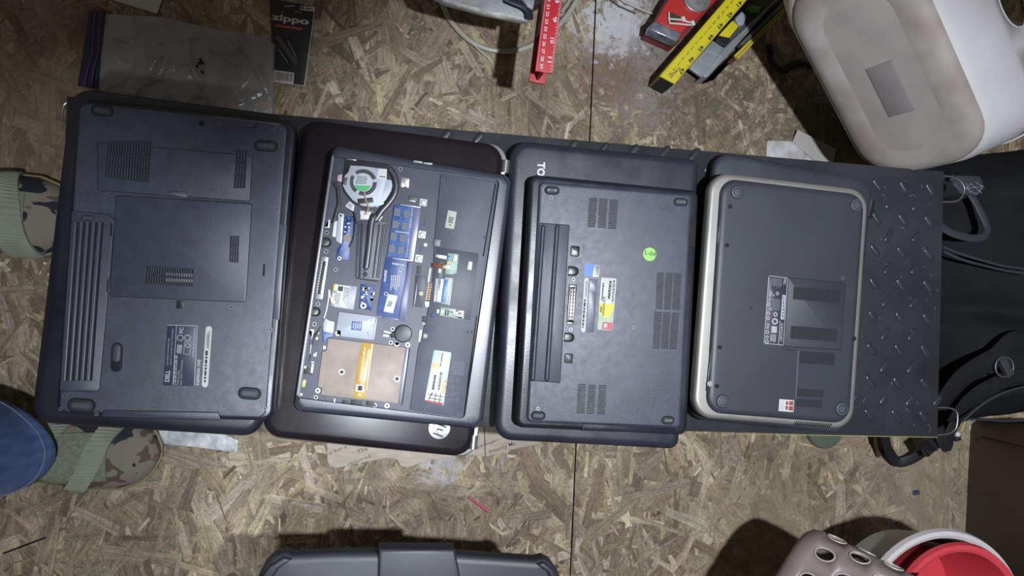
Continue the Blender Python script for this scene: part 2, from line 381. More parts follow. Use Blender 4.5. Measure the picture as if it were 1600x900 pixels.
def osb(side):
    g = 0.0011
    xa = (lambda y: X0) if side < 0 else (lambda y: seam_x(y) + g)
    xb = (lambda y: seam_x(y) - g) if side < 0 else (lambda y: X1)
    pn = MB().prism([(xa(Y0), Y0), (xb(Y0), Y0), (xb(Y1), Y1), (xa(Y1), Y1)], -0.0139, -0.0011).build('osb_panel', core, fl)
    r = random.Random(11 + side); V = []; Fc = []; UV = []; T = []
    area = abs((xb(0) - xa(0)) * (Y1 - Y0)); n = int(area * 7000)
    tones = [(.295, .235, .155), (.26, .205, .132), (.35, .285, .195), (.29, .235, .160), (.21, .155, .100), (.33, .268, .178), (.42, .355, .260), (.275, .215, .136)]
    for k in range(n):
        big = r.random() < .35
        Lh = r.uniform(.03, .062) if big else r.uniform(.010, .034); Wd = r.uniform(.006, .017) if big else r.uniform(.0016, .008)
        cx = r.uniform(xa(0) - .03, xb(0) + .03); cy = r.uniform(Y0, Y1)
        a = r.gauss(PI/2, .75) if r.random() < .8 else r.uniform(0, PI)
        ca, sa = math.cos(a), math.sin(a); nseg = 3; pts = []
        w0, w1 = Wd * r.uniform(.55, 1), Wd * r.uniform(.35, 1); sk = r.uniform(-.5, .5)*Wd
        for i in range(nseg+1):
            t = i/nseg; pts.append(((t*2-1)*Lh + r.uniform(-.002, .002), (w0+(w1-w0)*t)*r.uniform(.88, 1.05) + sk*(t-.5)))
        for i in range(nseg, -1, -1):
            t = i/nseg; pts.append(((t*2-1)*Lh + r.uniform(-.003, .003), -(w0+(w1-w0)*t)*r.uniform(.88, 1.05) + sk*(t-.5)))
        z = -0.0016 + .0014*(k/n) + r.uniform(0, .0003); tx, ty = r.uniform(-.006, .006), r.uniform(-.018, .018)
        c = r.choice(tones); j = r.uniform(.80, 1.14) if big else r.choice((r.uniform(.5, .8), r.uniform(.85, 1.15), r.uniform(1.15, 1.6))); col = (c[0]*j, c[1]*j*r.uniform(.97, 1.03), c[2]*j*r.uniform(.92, 1.08), 1)
        b0 = len(V); m = len(pts); ou, ov = r.uniform(0, 50), r.uniform(0, 50)
        for lay in (0, 1):
            for (u, v) in pts:
                x, y = cx+u*ca-v*sa, cy+u*sa+v*ca
                x = min(max(x, xa(y)), xb(y)); zz = z + u*tx + v*ty
                V.append((x, y, min(zz, .0004) if lay == 0 else zz-.0009)); UV.append((u+ou, v+ov)); T.append(col)
        Fc.append([b0+m-1-i for i in range(m)])
        for i in range(m):
            i2 = (i+1) % m; Fc.append([b0+i, b0+i2, b0+m+i2, b0+m+i])
    me = bpy.data.meshes.new('wood_strands'); me.from_pydata(V, [], Fc); me.update()
    lv = np.empty(len(me.loops), dtype=np.int32); me.loops.foreach_get('vertex_index', lv)
    ul = me.uv_layers.new(name='grain'); ul.data.foreach_set('uv', np.array(UV, dtype=np.float32)[lv].ravel())
    ca_ = me.color_attributes.new('tone', 'FLOAT_COLOR', 'POINT'); ca_.data.foreach_set('color', np.array(T, dtype=np.float32).ravel())
    me.materials.append(FM); o = bpy.data.objects.new('wood_strands', me); C.objects.link(o); o.parent = pn; o['kind'] = 'stuff'
    return pn
osb(-1); osb(1)
# ------------------------------------------------------------------ the low bench with its diamond tread top
ZB = .225
tread = mat('black_tread_rubber', (.028, .030, .036), .33, var=.35, vscale=9, bump=.25, bscale=600, rvar=.12)
ply = mat('pale_ply_core', (.42, .36, .12), .5, var=.2, vscale=30)
bench_c = at(770, 430, 0)
bench = thing('low_bench', 'long low bench with black diamond tread top carrying the laptops', 'bench', bench_c)
bc = [(104, 150), (1475, 268), (1465, 683), (86, 651)]
bq = P(None, bc, ZB)
MB().prism(inset(ccw(bq), .0015), ZB-.016, ZB-.003).build('deck', ply, bench)
MB().prism(ccw(bq), ZB-.003, ZB, .001, segs=2).build('tread_mat', tread, bench)
steel = mat('dull_steel', (.14, .14, .15), .45, .7)
for (u, v) in ((.12, .15), (.12, .85), (.86, .15), (.86, .85)):
    x, y = quad_uv(bq, u, v); MB().box((x, y), .035, .035, .004, ZB-.016, bev=.002).build('leg', steel, bench)
for u in (.12, .86):
    a, b = quad_uv(bq, u, .15), quad_uv(bq, u, .85); MB().tube([(a[0], a[1], .12), (b[0], b[1], .12)], .010).build('cross_bar', steel, bench)
fc = P1(None, 1287, 671, .004)
MB().prism(disc(fc, .032, 28), 0.0005, .012, .004).build('foot_pad', mat('green_grey_foot', (.10, .115, .09), .35), bench, label='dull green round foot pad at the front edge')
wire = mat('bright_wire', (.40, .40, .41), .35, .9)
def wire_loop(pts, z):
    pp = [Vector((*P1(None, x, y, z), z)) for x, y in pts]; o = []
    for k in range(len(pp)-1):
        for t in np.linspace(0, 1, 5)[:-1]:
            a, b, c, d = pp[max(0, k-1)], pp[k], pp[k+1], pp[min(len(pp)-1, k+2)]
            o.append(.5*((2*b)+(c-a)*t+(2*a-5*b+4*c-d)*t*t+(3*b-a-3*c+d)*t**3))
    o.append(pp[-1]); MB().tube(o, .0013, 8).build('wire_handle', wire, bench)
wire_loop([(1468, 275), (1484, 276), (1499, 282), (1507, 296), (1499, 312), (1484, 315.5), (1466, 315)], ZB-.006)
wire_loop([(1458, 637), (1478, 637), (1491, 640), (1496, 648), (1494, 668), (1486, 676), (1474, 679), (1458, 680.5)], ZB-.006)
wire_loop([(112, 158), (102, 162), (98, 170), (97, 185), (103, 193), (112, 196)], ZB-.006)
wire_loop([(95, 600), (80, 604), (76, 616), (78, 628), (95, 634)], ZB-.006)
# raised treads: only those the laptops leave in view
cover = [[(110, 135), (463, 180), (415, 684), (43, 662)], [(476, 185), (797, 226), (747, 716), (408, 681)],
         [(797, 218), (1096, 248), (1062, 702), (772, 688)], [(1118, 236), (1369, 284), (1330, 676), (1078, 655)]]
def inside(p, q):
    c = False
    for i in range(len(q)):
        (x1, y1), (x2, y2) = q[i-1], q[i]
        if (y1 > p[1]) != (y2 > p[1]) and p[0] < (x2-x1)*(p[1]-y1)/(y2-y1)+x1: c = not c
    return c
lug = MB()
cap = capsule((-.0055, 0), (.0055, 0), .0048, 6)
lug.prism(cap, 0, .0024, .0024, .0036, segs=5)
lug_o = lug.build('raised_tread', tread, bench); lug_o.data.transform(Matrix.Translation(bench_c)); first = [True]
base = Vector((*P1('v', 128, 185, ZB), ZB)); ex = (Vector((*P1('v', 203, 190, ZB), ZB))-base); ey = (Vector((*P1('v', 113, 645, ZB), ZB))-base)/5.0
def pix(w):
    v = Vector(w) - Vector((0, 0, HC)); cc = Matrix((_e1, _e2, _n)).transposed() @ v
    return 800 - cc.x/cc.z*FPX, 450 + cc.y/cc.z*FPX
rl = random.Random(5); nl = 0
for i in range(-34, 4):
    for j in range(-4, 9):
        for s in (0, 1):
            p = base + ex*(i + .5*s) + ey*(j + .52*s)
            if p.x > max(bq[1][0], bq[2][0])-.004: continue
            q = pix(p)
            top = 150+(q[0]-104)*(118/1371); bt = 651+(q[0]-86)*(32/1379)
            if q[1] < top+7 or q[1] > bt-9 or q[0] > 1466 or q[0] < 105: continue
            if any(inside(q, c) for c in cover): continue
            if first[0]: o = lug_o; first[0] = False
            else:
                o = lug_o.copy(); C.objects.link(o)
            o.parent = bench; o.location = p - bench_c - Vector((0, 0, .0002)); nl += 1
            o.rotation_euler = (0, 0, math.radians(-54 if s == 0 else 52) + rl.uniform(-.06, .06)); o.scale = (rl.uniform(.85, 1.15), rl.uniform(.85, 1.1), rl.uniform(.8, 1.1))
print('lugs', nl)
MB().prism(P(None, [(1150, 677.4), (1465, 682.9), (1465, 683.9), (1150, 678.3)], ZB+.0006), ZB-.003, ZB+.0006, .0002).build('edge_trim', mat('yellow_edge', (.36, .32, .14), .45), bench)
# note of wear: scuffs on the mat
scuff = MB(); rs = random.Random(3)
for k in range(46):
    x, y = rs.uniform(1345, 1468), rs.uniform(280, 678); a = rs.uniform(0, PI); l = rs.uniform(.001, .006)
    p = P1(None, x, y, ZB); scuff.box(p, l, .0004, ZB+.0001, ZB+.0003, a)
scuff.build('scuff_marks', mat('grey_scuff', (.22, .22, .23), .6), bench, kind='stuff')
# ------------------------------------------------------------------ laptops
Z1 = ZB+.0015; ZL = .257; ZU = .287
lap_tex = mat('black_grained_plastic', (.042, .047, .074), .38, var=.16, vscale=55, bump=.5, bscale=1500, rvar=.06, spec=.6, bdist=.0004)
lap_smooth = mat('black_smooth_plastic', (.014, .015, .024), .33, var=.2, vscale=12, bump=.08, bscale=500, rvar=.08, spec=.55)
lap_gloss = mat('dark_brown_gloss_lid', (.012, .009, .012), .22, var=.15, vscale=8, rvar=.03, spec=.3)
lap_tosh = mat('blue_black_lid', (.019, .021, .034), .36, var=.18, vscale=10, bump=.12, bscale=900, rvar=.09, spec=.6)
lap_matte = mat('black_matte_lid', (.026, .029, .040), .5, var=.25, vscale=14, bump=.2, bscale=1200, rvar=.08)
lap_soft = mat('charcoal_soft_base', (.030, .033, .044), .46, var=.08, vscale=10, bump=.1, bscale=1500, rvar=.03)
cover_m = mat('grey_grained_cover', (.043, .048, .076), .40, var=.14, vscale=60, bump=.5, bscale=1500, spec=.6, bdist=.0004)
dark = _M['slot_black']; lightrib = mat('ridge_grey', (.085, .09, .13), .35)
def px_ofs(pts): return pts
# --- pair 1: wide black laptop under the one with ribbed battery
t = thing('laptop', 'closed wide black laptop underneath the leftmost laptop with the ribbed battery', 'laptop', (*P1(None, 250, 410, Z1), Z1), 'lower laptops of the four pairs')
body(t, 'base', [(111, 142), (450, 184), (409, 676), (48, 655)], .020, Z1, ZL-.014, lap_smooth, .005, .006)
body(t, 'lid', [(107, 133), (448, 178), (408.5, 685), (43, 662)], .024, ZL-.0135, ZL, lap_smooth, .011, .013, 8)
Z = ZU
t = thing('laptop', 'leftmost upper laptop, black, upside down with ribbed battery and six oval feet', 'laptop', (*P1(None, 265, 415, ZL), ZL), 'upper laptops of the four pairs')
body(t, 'screen_lid', [(121, 156), (465, 190), (427, 658), (87, 648)], .013, ZL+.0005, ZL+.008, lap_smooth, .003)
body(t, 'base', [(121, 157), (463, 190), (425, 657), (88, 647)], .012, ZL+.0083, Z-.004, lap_smooth, .004, .004)
panel = [(125, 160), (449, 194), (415, 653), (92, 643)]
body(t, 'bottom_cover', panel, .010, Z-.004, Z, lap_tex, .0015, .002)
plate('drive_bay_edge', t, None, [(437, 350), (448, 352), (443, 400), (436, 500), (427, 498)], Z-.004, Z-.0012, mat('side_strip_grey', (.06, .065, .09), .35), .001)
# covers
seam_cover('fan_cover', t, None, [(153, 222), (394, 244), (390, 314), (153, 297)], Z, cover_m, dark, .001, lift=.0003)
seam_cover('access_cover', t, 'A', [(545, 617), (1180, 655), (1152, 1115), (517, 1087)], Z, cover_m, dark, .0025)
seam_cover('battery', t, None, [(113, 330), (171, 336), (179, 345), (155, 612), (94, 610)], Z, cover_m, dark, [.001, .006, .004, .004, .001])
bat = C.objects['battery']
for k in range(5):
    xt = 118.5+k*9.6; xb = 101.5+k*9.4; a, b = P1(None, xt, 348, Z), P1(None, xb, 594, Z)
    m = MB(); m.prism(capsule(a, b, .0014, 4), Z+.0004, Z+.0021, .0013, segs=3); m.build('ridge', lightrib, bat)
    MB().prism(capsule((a[0]+.0026, a[1]), (b[0]+.0026, b[1]), .0011, 3), Z+.0004, Z+.00065).build('groove', dark, bat)
foot(t, 'A', 395, 722, 430, 722, .0032, Z, 'battery_latch')
grille(t, 'A', [(505, 362), (712, 362), (700, 555), (490, 530)], Z+.0003, 16, 3, cover_m, dark, .45, .1)
grille(t, 'A', [(1107, 403), (1160, 405), (1150, 583), (1095, 582)], Z+.0003, 4, 3, cover_m, dark, .5, .1)
gv = grille(t, 'A', [(1078, 805), (1122, 807), (1118, 932), (1074, 928)], Z+.0006, 4, 3, cover_m, dark, .5, .14)
g2 = grille(t, 'B', [(686, 45), (910, 60), (905, 145), (680, 130)], Z+.0006, 19, 2, cover_m, dark, .42, .14)
fin = mat('bright_fin_metal', (.6, .6, .6), .3, .9)
fm = MB()
for k in range(8, 19):
    for (y0, y1) in ((72, 92), (100, 116)):
        x = 686+(k+.5)*224/19; fm.box(P1('B', x-3, (y0+y1)/2+k*.5, Z), .0010, .0035, Z+.0008, Z+.0011, -.1)
fm.build('heat_fin', fin, g2, kind='stuff')
for (x0, y0, x1, y1, r) in ((1218, 382, 1275, 386, .0052),): foot(t, 'A', x0, y0, x1, y1, r, Z)
foot(t, 'A', 455, 215, 505, 222, .0052, Z)
foot(t, 'B', 1145, 642, 1195, 646, .0056, Z); foot(t, 'B', 352, 698, 412, 702, .0064, Z)
for (rg, x, y) in (('A', 498, 620), ('A', 375, 660), ('A', 1160, 680), ('A', 1295, 682), ('A', 1025, 280), ('A', 1278, 310), ('A', 1325, 308),
                   ('B', 1085, 240), ('B', 1268, 345), ('B', 1243, 714), ('B', 1050, 708), ('B', 303, 653), ('B', 285, 716), ('B', 452, 742)):
    screw(t, rg, x, y, Z, .0024)
MB().prism(disc(P1('A', 945, 278, Z), .0030, 16), Z, Z+.0004).build('screw_hole', dark, t)
plate('tray_edge', t, 'A', [(1005, 243), (1310, 278), (1308, 287), (1000, 252)], Z, Z+.0008, lightrib, .0005)
plate('card_slot', t, 'A', [(1110, 290), (1200, 300), (1203, 275), (1195, 297)], Z, Z+.0006, dark)
plate('pull_notch', t, 'A', [(780, 610), (783, 592), (870, 597), (878, 626)], Z+.0003, Z+.001, cover_m, .001)
plate('lock_tab', t, 'B', [(828, 208), (863, 210), (860, 248), (824, 246)], Z, Z+.0008, lap_smooth, .0008)
plate('slot', t, 'B', [(1234, 36), (1243, 37), (1240, 95), (1230, 94)], Z, Z+.0005, dark, .0005)
plate('side_catch', t, 'B', [(503, 107), (513, 108), (509, 170), (499, 168)], Z, Z+.0008, lap_smooth, .0006)
plate('side_catch', t, 'A', [(518, 745), (530, 747), (527, 810), (515, 808)], Z, Z+.0008, lap_smooth, .0006)
a, b = P1('B', 549, 430, Z), P1('B', 545, 518, Z)
MB().prism(capsule(a, b, .0062), Z-.0001, Z+.0003, .0002, segs=1).build('release_latch', lap_smooth, t)
MB().prism(capsule(P1('B', 549, 428, Z), P1('B', 546, 480, Z), .0042), Z+.0002, Z+.0016, .0008).build('latch_slider', lap_tex, t)
seam_cover('lower_drive_cover', t, 'B', [(487, 724), (1022, 734), (1034, 768), (480, 752)], Z, cover_m, dark, .001)
# rating label
lab = plate('rating_label', t, 'i', [(148, 122), (472, 130), (440, 785), (100, 778)], Z, Z+.00025, mat('label_blue_black', (.040, .045, .085), .4), .001)
tx = MB(); zt = Z+.0003
def T(s, reg, x0, y0, x1, y1, h, z=None, off=0.0): tx.text(s, P1(reg, x0, y0, zt), P1(reg, x1, y1, zt), pxs(reg, h), z or zt, off)
T('DELL', 'i', 168, 738, 178, 615, 40, off=.03)
T('FOR HOME OR OFFICE USE', 'i', 155, 560, 172, 270, 12); T('TESTED TO COMPLY WITH STANDARDS', 'i', 190, 560, 214, 165, 11)
T('Model No. PP41L', 'i', 270, 772, 285, 610, 16); T('Input 19.5V = 3.34/4.62A', 'i', 303, 772, 318, 500, 16)
T('MADE IN CHINA', 'i', 432, 470, 455, 155, 14); T('FC', 'i', 318, 212, 322, 150, 34, off=.02)
T('INSPIRON 1545', 'i', 493, 775, 508, 498, 28, off=.03)
for q_ in ([(150, 122), (470, 130), (470, 136), (150, 128)], [(245, 130), (250, 130), (212, 780), (206, 780)], [(472, 132), (477, 132), (445, 785), (440, 785)], [(340, 300), (404, 305), (404, 309), (340, 304)],
           [(336, 300), (341, 300), (326, 440), (321, 440)], [(402, 303), (406, 303), (397, 447), (392, 447)], [(322, 436), (398, 442), (398, 446), (322, 440)]):
    tx.prism(P('i', q_, zt), zt-.00005, zt+.00005)
for (x, y, r) in ((288, 262, 30), (368, 262, 30), (368, 345, 22)):
    c = P1('i', x, y, zt); tx.frame(disc(c, pxs('i', r), 20), disc(c, pxs('i', r-6), 20), zt-.00005, zt+.00005)
tx.lines(P('i', [(255, 335), (312, 340), (300, 440), (246, 436)], zt), 5, zt, 4, .3, .8)
tx.lines(P('i', [(222, 450), (262, 452), (244, 775), (212, 772)], zt), 2, zt, 5, .5, .9)
tx.build('printing', _M['print_white'], lab)
bl = MB().prism(capsule(P1('i', 598, 168, zt), P1('i', 556, 765, zt), pxs('i', 29)), Z, Z+.0003).build('barcode_strip', _M['white_paper'], t, label='white barcode strip')
m = MB(); m.lines(P('i', [(560, 400), (590, 402), (565, 745), (545, 742)], zt), 1, zt+.0001, 8, .1, 1); m.lines(P('i', [(575, 230), (612, 180), (600, 390), (570, 380)], zt), 3, zt+.0001, 9, .4, .9)
m.build('printing', _M['print_dark'], bl)

# --- pair 2: brown glossy laptop under the opened one
t = thing('laptop', 'closed glossy dark brown laptop with chrome hinge under the opened laptop', 'laptop', (*P1(None, 600, 450, Z1), Z1), 'lower laptops of the four pairs')
body(t, 'base', [(480, 196), (792, 230), (742, 712), (412, 680)], .022, Z1, ZL-.014, lap_smooth, .005, .006)
body(t, 'trim_band', [(480, 192), (795, 227), (744, 716), (410, 683)], .022, ZL-.0138, ZL-.0095, mat('hinge_silver', (.5, .5, .5), .28, .85), .002)
body(t, 'lid', [(474, 184), (789, 226), (738, 716), (406, 682)], .024, ZL-.0093, ZL, lap_gloss, .007, .010, 7)
chs = mat('hinge_silver', (.5, .5, .5), .28, .85)
for (y0, y1, xa) in ((250, 270, 791), (680, 702, 741)):
    a, b = P1(None, xa, y0, ZL-.004), P1(None, xa-2, y1, ZL-.004); MB().tube([(*a, ZL-.007), (*b, ZL-.007)], .0055, 12).build('hinge_cap', chs, t)
lc = P1(None, 686.5, 669, ZL); lr = pxs(None, 16.5, ZL)
lg = MB().prism(disc(lc, lr, 32), ZL, ZL+.0005, .0003).build('round_emblem', mat('emblem_silver', (.62, .62, .64), .3, .6), t)
m = MB(); m.text('hp', (lc[0]+lr*.30, lc[1]-lr*.86), (lc[0]+lr*.42, lc[1]+lr*.86), lr*.95, ZL+.0006, 0, .32)
m.build('emblem_letters', lap_gloss, lg)
t2 = t
# opened laptop
t = thing('laptop', 'laptop with its bottom cover off showing fan, blue memory boards and orange flat cable', 'laptop', (*P1(None, 630, 450, ZL), ZL), 'upper laptops of the four pairs')
OP = t; frame_m = mat('grey_rim_plastic', (.034, .037, .054), .33, var=.1, vscale=20, bump=.1, bscale=900, spec=.6)
tray = mat('inner_charcoal_frame', (.042, .046, .070), .45, var=.12, vscale=40, bump=.2, bscale=900)
OQ = [(518, 227), (800, 275), (753, 670), (457, 641)]
body(t, 'screen_lid', [(517, 226), (800, 274), (753, 671), (456, 642)], .012, ZL+.0005, ZL+.008, lap_smooth, .002)
ZI = ZU-.0055
body(t, 'chassis', [(519, 228), (799, 276), (752, 669), (458, 640)], .012, ZL+.0083, ZI, tray, .0002)
IQ = [(521, 244), (781, 280), (726, 655), (464, 622)]
o_ = rounded(P(None, OQ, ZU), .014, 7); i_ = rounded(P(None, IQ, ZU), .006, 7)
MB().frame(o_, i_, ZI-.008, ZU, .0045, .006).build('rim', frame_m, t)
plate('trim_edge', t, None, [(519, 243), (522, 244), (466, 618), (463, 617)], ZU-.001, ZU+.0004, mat('thin_bright_edge', (.3, .32, .38), .3, .5))
Zp = ZI
green = mat('circuit_green', (.16, .33, .24), .45, col2=(.35, .50, .40), vscale=260)
blue = mat('circuit_blue', (.010, .034, .14), .45, col2=(.02, .065, .24), vscale=140, spec=.6)
blue2 = mat('memory_blue', (.02, .07, .24), .42, col2=(.04, .11, .33), vscale=160)
gold = mat('gold_contact', (.65, .45, .15), .35, .7); chipm = mat('chip_grey', (.055, .055, .065), .5)
shield = mat('pale_shield', (.38, .44, .54), .5, .1, var=.05); lite = mat('connector_ivory', (.75, .75, .70), .45)
plas = mat('panel_grey_blue', (.055, .060, .092), .47, var=.14, vscale=50, bump=.45, bscale=1300, bdist=.0004)
blk = mat('matte_black', (.008, .008, .012), .55); ribl = mat('ribbon_silver', (.55, .57, .62), .3, .5)
def pl(name, reg, pts, h, m, r=0, par=None, z=None, label=None, bev=.0003):
    z = Zp if z is None else z; return plate(name, par or OP, reg, pts, z, z+h, m, r, bev, label)
# right hand cover panel
pn = pl('palm_panel', None, [(689, 271), (776, 285), (722, 652), (640, 641), (647, 592), (653, 546), (666, 500), (676, 440), (679, 372)], .0022, plas, .001, bev=.0006)
Zq = Zp+.0022
pl('panel_recess', None, [(683, 386), (748, 396), (735, 500), (668, 492)], .0003, tray, 0, pn, Zq)
pl('gap_line', 'Cc', [(1272, 420), (1279, 422), (1210, 830), (1202, 830)], .0004, dark, 0, pn, Zq)
pl('gap_line', 'g', [(684, 60), (692, 60), (598, 820), (588, 820)], .0005, dark, 0, OP, Zq)
seal = pl('licence_sticker', 'g', [(370, 315), (500, 335), (440, 730), (300, 695)], .0003, mat('sticker_pale_blue', (.42, .60, .78), .45, col2=(.66, .74, .80), vscale=40), .0018, pn, Zq)
pl('sticker_band', 'g', [(355, 410), (412, 418), (402, 460), (345, 520)], .0001, mat('sticker_orange', (.72, .48, .18), .5), 0, seal, Zq+.0003)
pl('sticker_band', 'g', [(437, 540), (462, 545), (450, 640), (425, 632)], .0001, _M['sticker_orange'], 0, seal, Zq+.0003)
pl('sticker_band', 'g', [(358, 450), (402, 462), (385, 625), (318, 610)], .00015, _M['white_paper'], 0, seal, Zq+.0003)
pl('sticker_band', 'g', [(405, 470), (440, 475), (420, 625), (390, 620)], .00015, _M['white_paper'], 0, seal, Zq+.0003)
pl('sticker_band', 'g', [(320, 620), (442, 640), (433, 705), (306, 688)], .00015, _M['white_paper'], 0, seal, Zq+.0003)
pl('sticker_band', 'g', [(306, 686), (436, 708), (432, 728), (301, 696)], .0002, mat('sticker_red', (.25, .03, .03), .5), 0, seal, Zq+.0003)
m = MB(); z = Zq+.0005
m.lines(P('g', [(372, 500), (388, 503), (372, 612), (352, 608)], z), 1, z, 1, .1, 1); m.lines(P('g', [(416, 480), (434, 483), (412, 615), (396, 611)], z), 2, z, 2, .3, 1)
m.lines(P('g', [(430, 340), (440, 342), (420, 450), (410, 447)], z), 1, z, 3, .2, .9)
for a in ([(355, 630), (362, 632), (330, 690), (324, 688)], [(325, 640), (440, 662), (440, 667), (324, 645)], [(385, 635), (390, 636), (376, 700), (371, 699)], [(335, 668), (432, 688), (431, 693), (333, 673)], [(418, 640), (423, 641), (412, 708), (407, 706)]): m.prism(P('g', a, z), z, z+.0001)
m.build('printing', _M['print_dark'], seal)
m = MB(); m.lines(P('g', [(510, 400), (600, 410), (590, 510), (495, 500)], z), 6, z-.0002, 6, .5, .9, True); 
for k in range(12):
    c = P1('g', 470+(k % 3)*38+rnd.uniform(-4, 4), 545+(k//3)*48, z); m.frame(disc(c, .0024, 10), disc(c, .0018, 10), z-.0002, z-.0001)
m.build('moulded_marks', mat('faint_grey_print', (.075, .08, .12), .5), pn)
st = pl('asset_sticker', 'e', [(750, 212), (855, 232), (820, 437), (712, 418)], .0003, mat('sticker_cream', (.50, .52, .42), .6), .0004, pn, Zq)
m = MB(); m.lines(P('e', [(765, 285), (825, 298), (812, 372), (750, 358)], z), 4, z, 12, .4, .8, True); m.box(P1('e', 775, 386, z), .0018, .0014, z, z+.0001); m.build('printing', _M['print_dark'], st)
pl('bracket', 'e', [(590, 550), (665, 562), (655, 640), (582, 628)], .0012, mat('bracket_grey', (.30, .31, .36), .35, .5), .0003, OP, Zq)
for (rg, x, y) in (('g', 290, 752), ('g', 317, 755), ('g', 555, 795), ('g', 370, 152), ('g', 622, 182), ('g', 650, 186), ('e', 760, 470), ('e', 1178, 532), ('e', 655, 92), ('Cc', 980, 402), ('Cc', 1015, 415)): screw(pn, rg, x, y, Zq, .0022, 'screw', plas)
# fan
fan = pl('fan', 'a', [(355, 212), (520, 222), (680, 245), (785, 255), (780, 375), (840, 385), (850, 450), (835, 510), (770, 620), (690, 690), (600, 702), (480, 682), (380, 620), (300, 520), (262, 440), (268, 380), (290, 330), (330, 290)], .0042, shield, .0012, bev=.0006)
pl('fan_well', 'a', [(290, 135), (780, 185), (850, 250), (870, 520), (800, 640), (640, 740), (500, 720), (370, 640), (270, 520), (245, 380), (280, 240)], .0006, blk, .002)
Zf = Zp+.0042; fcx, fcy = 508, 412; cc = P1('a', fcx, fcy, Zf); R1, R0 = pxs('a', 150, .283), pxs('a', 108, .283)
def sector(a0, a1, r0, r1, n=14, c=cc):
    A = [math.radians(a0+(a1-a0)*k/n) for k in range(n+1)]
    return [(c[0]+r1[k]*math.cos(a) if isinstance(r1, list) else c[0]+r1*math.cos(a), c[1]+r1*math.sin(a)) for k, a in enumerate(A)] + [(c[0]+r0*math.cos(a), c[1]+r0*math.sin(a)) for a in reversed(A)]
for (a0, a1) in ((18, 128), (-112, 2), (148, 232)):
    s_ = MB().prism(sector(a0, a1, R0*.98, R1), Zf, Zf+.0002).build('fan_opening', blk, fan); m = MB()
    k = a0+3
    while k < a1-3:
        a = math.radians(k); p0 = (cc[0]+R1*.84*math.cos(a), cc[1]+R1*.84*math.sin(a)); p1 = (cc[0]+R1*.97*math.cos(a+.10), cc[1]+R1*.97*math.sin(a+.10))
        m.prism(capsule(p0, p1, .0003, 2), Zf+.0002, Zf+.0008); k += 9
    m.build('fan_blades', mat('blade_grey', (.10, .10, .13), .4), s_, kind='stuff')
hub = MB().prism(disc(P1('a', 498, 410, Zf), R0*.97, 36), Zf, Zf+.0008, .0003).build('hub_sticker', mat('hub_white', (.50, .53, .60), .6), fan)
hc = P1('a', 498, 410, Zf)
MB().prism([(hc[0]+R0*.95*math.cos(math.radians(a)), hc[1]+R0*.95*math.sin(math.radians(a))) for a in range(-158, -21, 8)], Zf+.0008, Zf+.0009).build('sticker_band', mat('hub_green', (.05, .42, .12), .5), hub)
m = MB(); m.lines(P('a', [(440, 335), (580, 345), (590, 440), (415, 430)], Zf), 5, Zf+.001, 21, .6, .7, True); m.build('printing', _M['print_dark'], hub)
sk_ = pl('paper_tag', 'a', [(680, 247), (787, 256), (778, 380), (666, 368)], .0004, _M['white_paper'], 0, fan, Zf)
m = MB(); m.lines(P('a', [(700, 335), (768, 342), (765, 360), (695, 352)], Zf), 1, Zf+.0005, 3, .2, 1, True); m.build('printing', _M['print_dark'], sk_)
pl('black_tape', 'a', [(435, 605), (615, 588), (628, 645), (445, 668)], .0004, blk, 0, fan, Zf)
pl('grey_pad', 'a', [(274, 350), (322, 356), (310, 442), (265, 438)], .0006, chipm, 0, fan, Zf)
wr = mat('fan_wire', (.45, .25, .18), .5)
for dx in (-14, -2, 10):
    MB().tube([(*P1('a', x+dx*.6, y, Zf), Zf+.0008) for x, y in ((525, 520), (530, 600), (560, 670), (568, 720), (535, 790))], .0003, 6).build('fan_wire', wr, OP)
# heat pipe and heatsink
hs = pl('heat_sink', 'b', [(590, 112), (935, 112), (935, 140), (868, 820), (560, 785)], .0016, tray, .002, bev=.0005)
pl('gap_line', 'b', [(575, 780), (830, 820), (832, 828), (572, 790)], .0017, dark, 0, hs)
for (xa, xb, w) in ((618, 590, 20), (650, 618, 14), (700, 655, 10), (850, 775, 12), (885, 815, 14), (925, 850, 10)):
    a, b = P1('b', xa, 165, Zp), P1('b', xb, 775, Zp); MB().prism(capsule(a, b, pxs('b', w/2.2), 4), Zp+.0014, Zp+.0026, .0008).build('fin_ridge', frame_m, hs)
for (xa, xb) in ((636, 604), (715, 668), (838, 765), (905, 835)):
    a, b = P1('b', xa, 150, Zp), P1('b', xb, 780, Zp); MB().prism(capsule(a, b, .0004, 2), Zp+.0016, Zp+.00175).build('groove', dark, hs)
pth = [('a', 815, 255), ('a', 862, 320), ('a', 885, 400), ('a', 888, 480), ('a', 868, 560), ('a', 800, 660), ('a', 720, 750), ('a', 650, 850), ('b', 780, 55), ('b', 750, 150), ('b', 735, 300), ('b', 712, 500), ('b', 690, 665)]
def spline(pts, n=5):
    o = []
    for k in range(len(pts)-1):
        for t_ in [i/n for i in range(n)]:
            a, b, c, d = (Vector(pts[i]) for i in (max(0, k-1), k, k+1, min(len(pts)-1, k+2)))
            o.append(.5*((2*b)+(c-a)*t_+(2*a-5*b+4*c-d)*t_*t_+(3*b-a-3*c+d)*t_**3))
    o.append(Vector(pts[-1])); return o
MB().tube(spline([(*P1(r, x, y, Zp), Zp+.0032) for r, x, y in pth]), .0013, 10, wide=pxs('a', 34)).build('heat_pipe', mat('heat_pipe_black', (.022, .024, .036), .35, spec=.6), OP)
for (x, y) in ((685, 668), (680, 740)): MB().prism(disc(P1('b', x, y, Zp), .0026, 14), Zp+.0015, Zp+.0042, .0022).build('sink_pin', frame_m, hs)
blkw = mat('cable_black', (.007, .007, .01), .5)
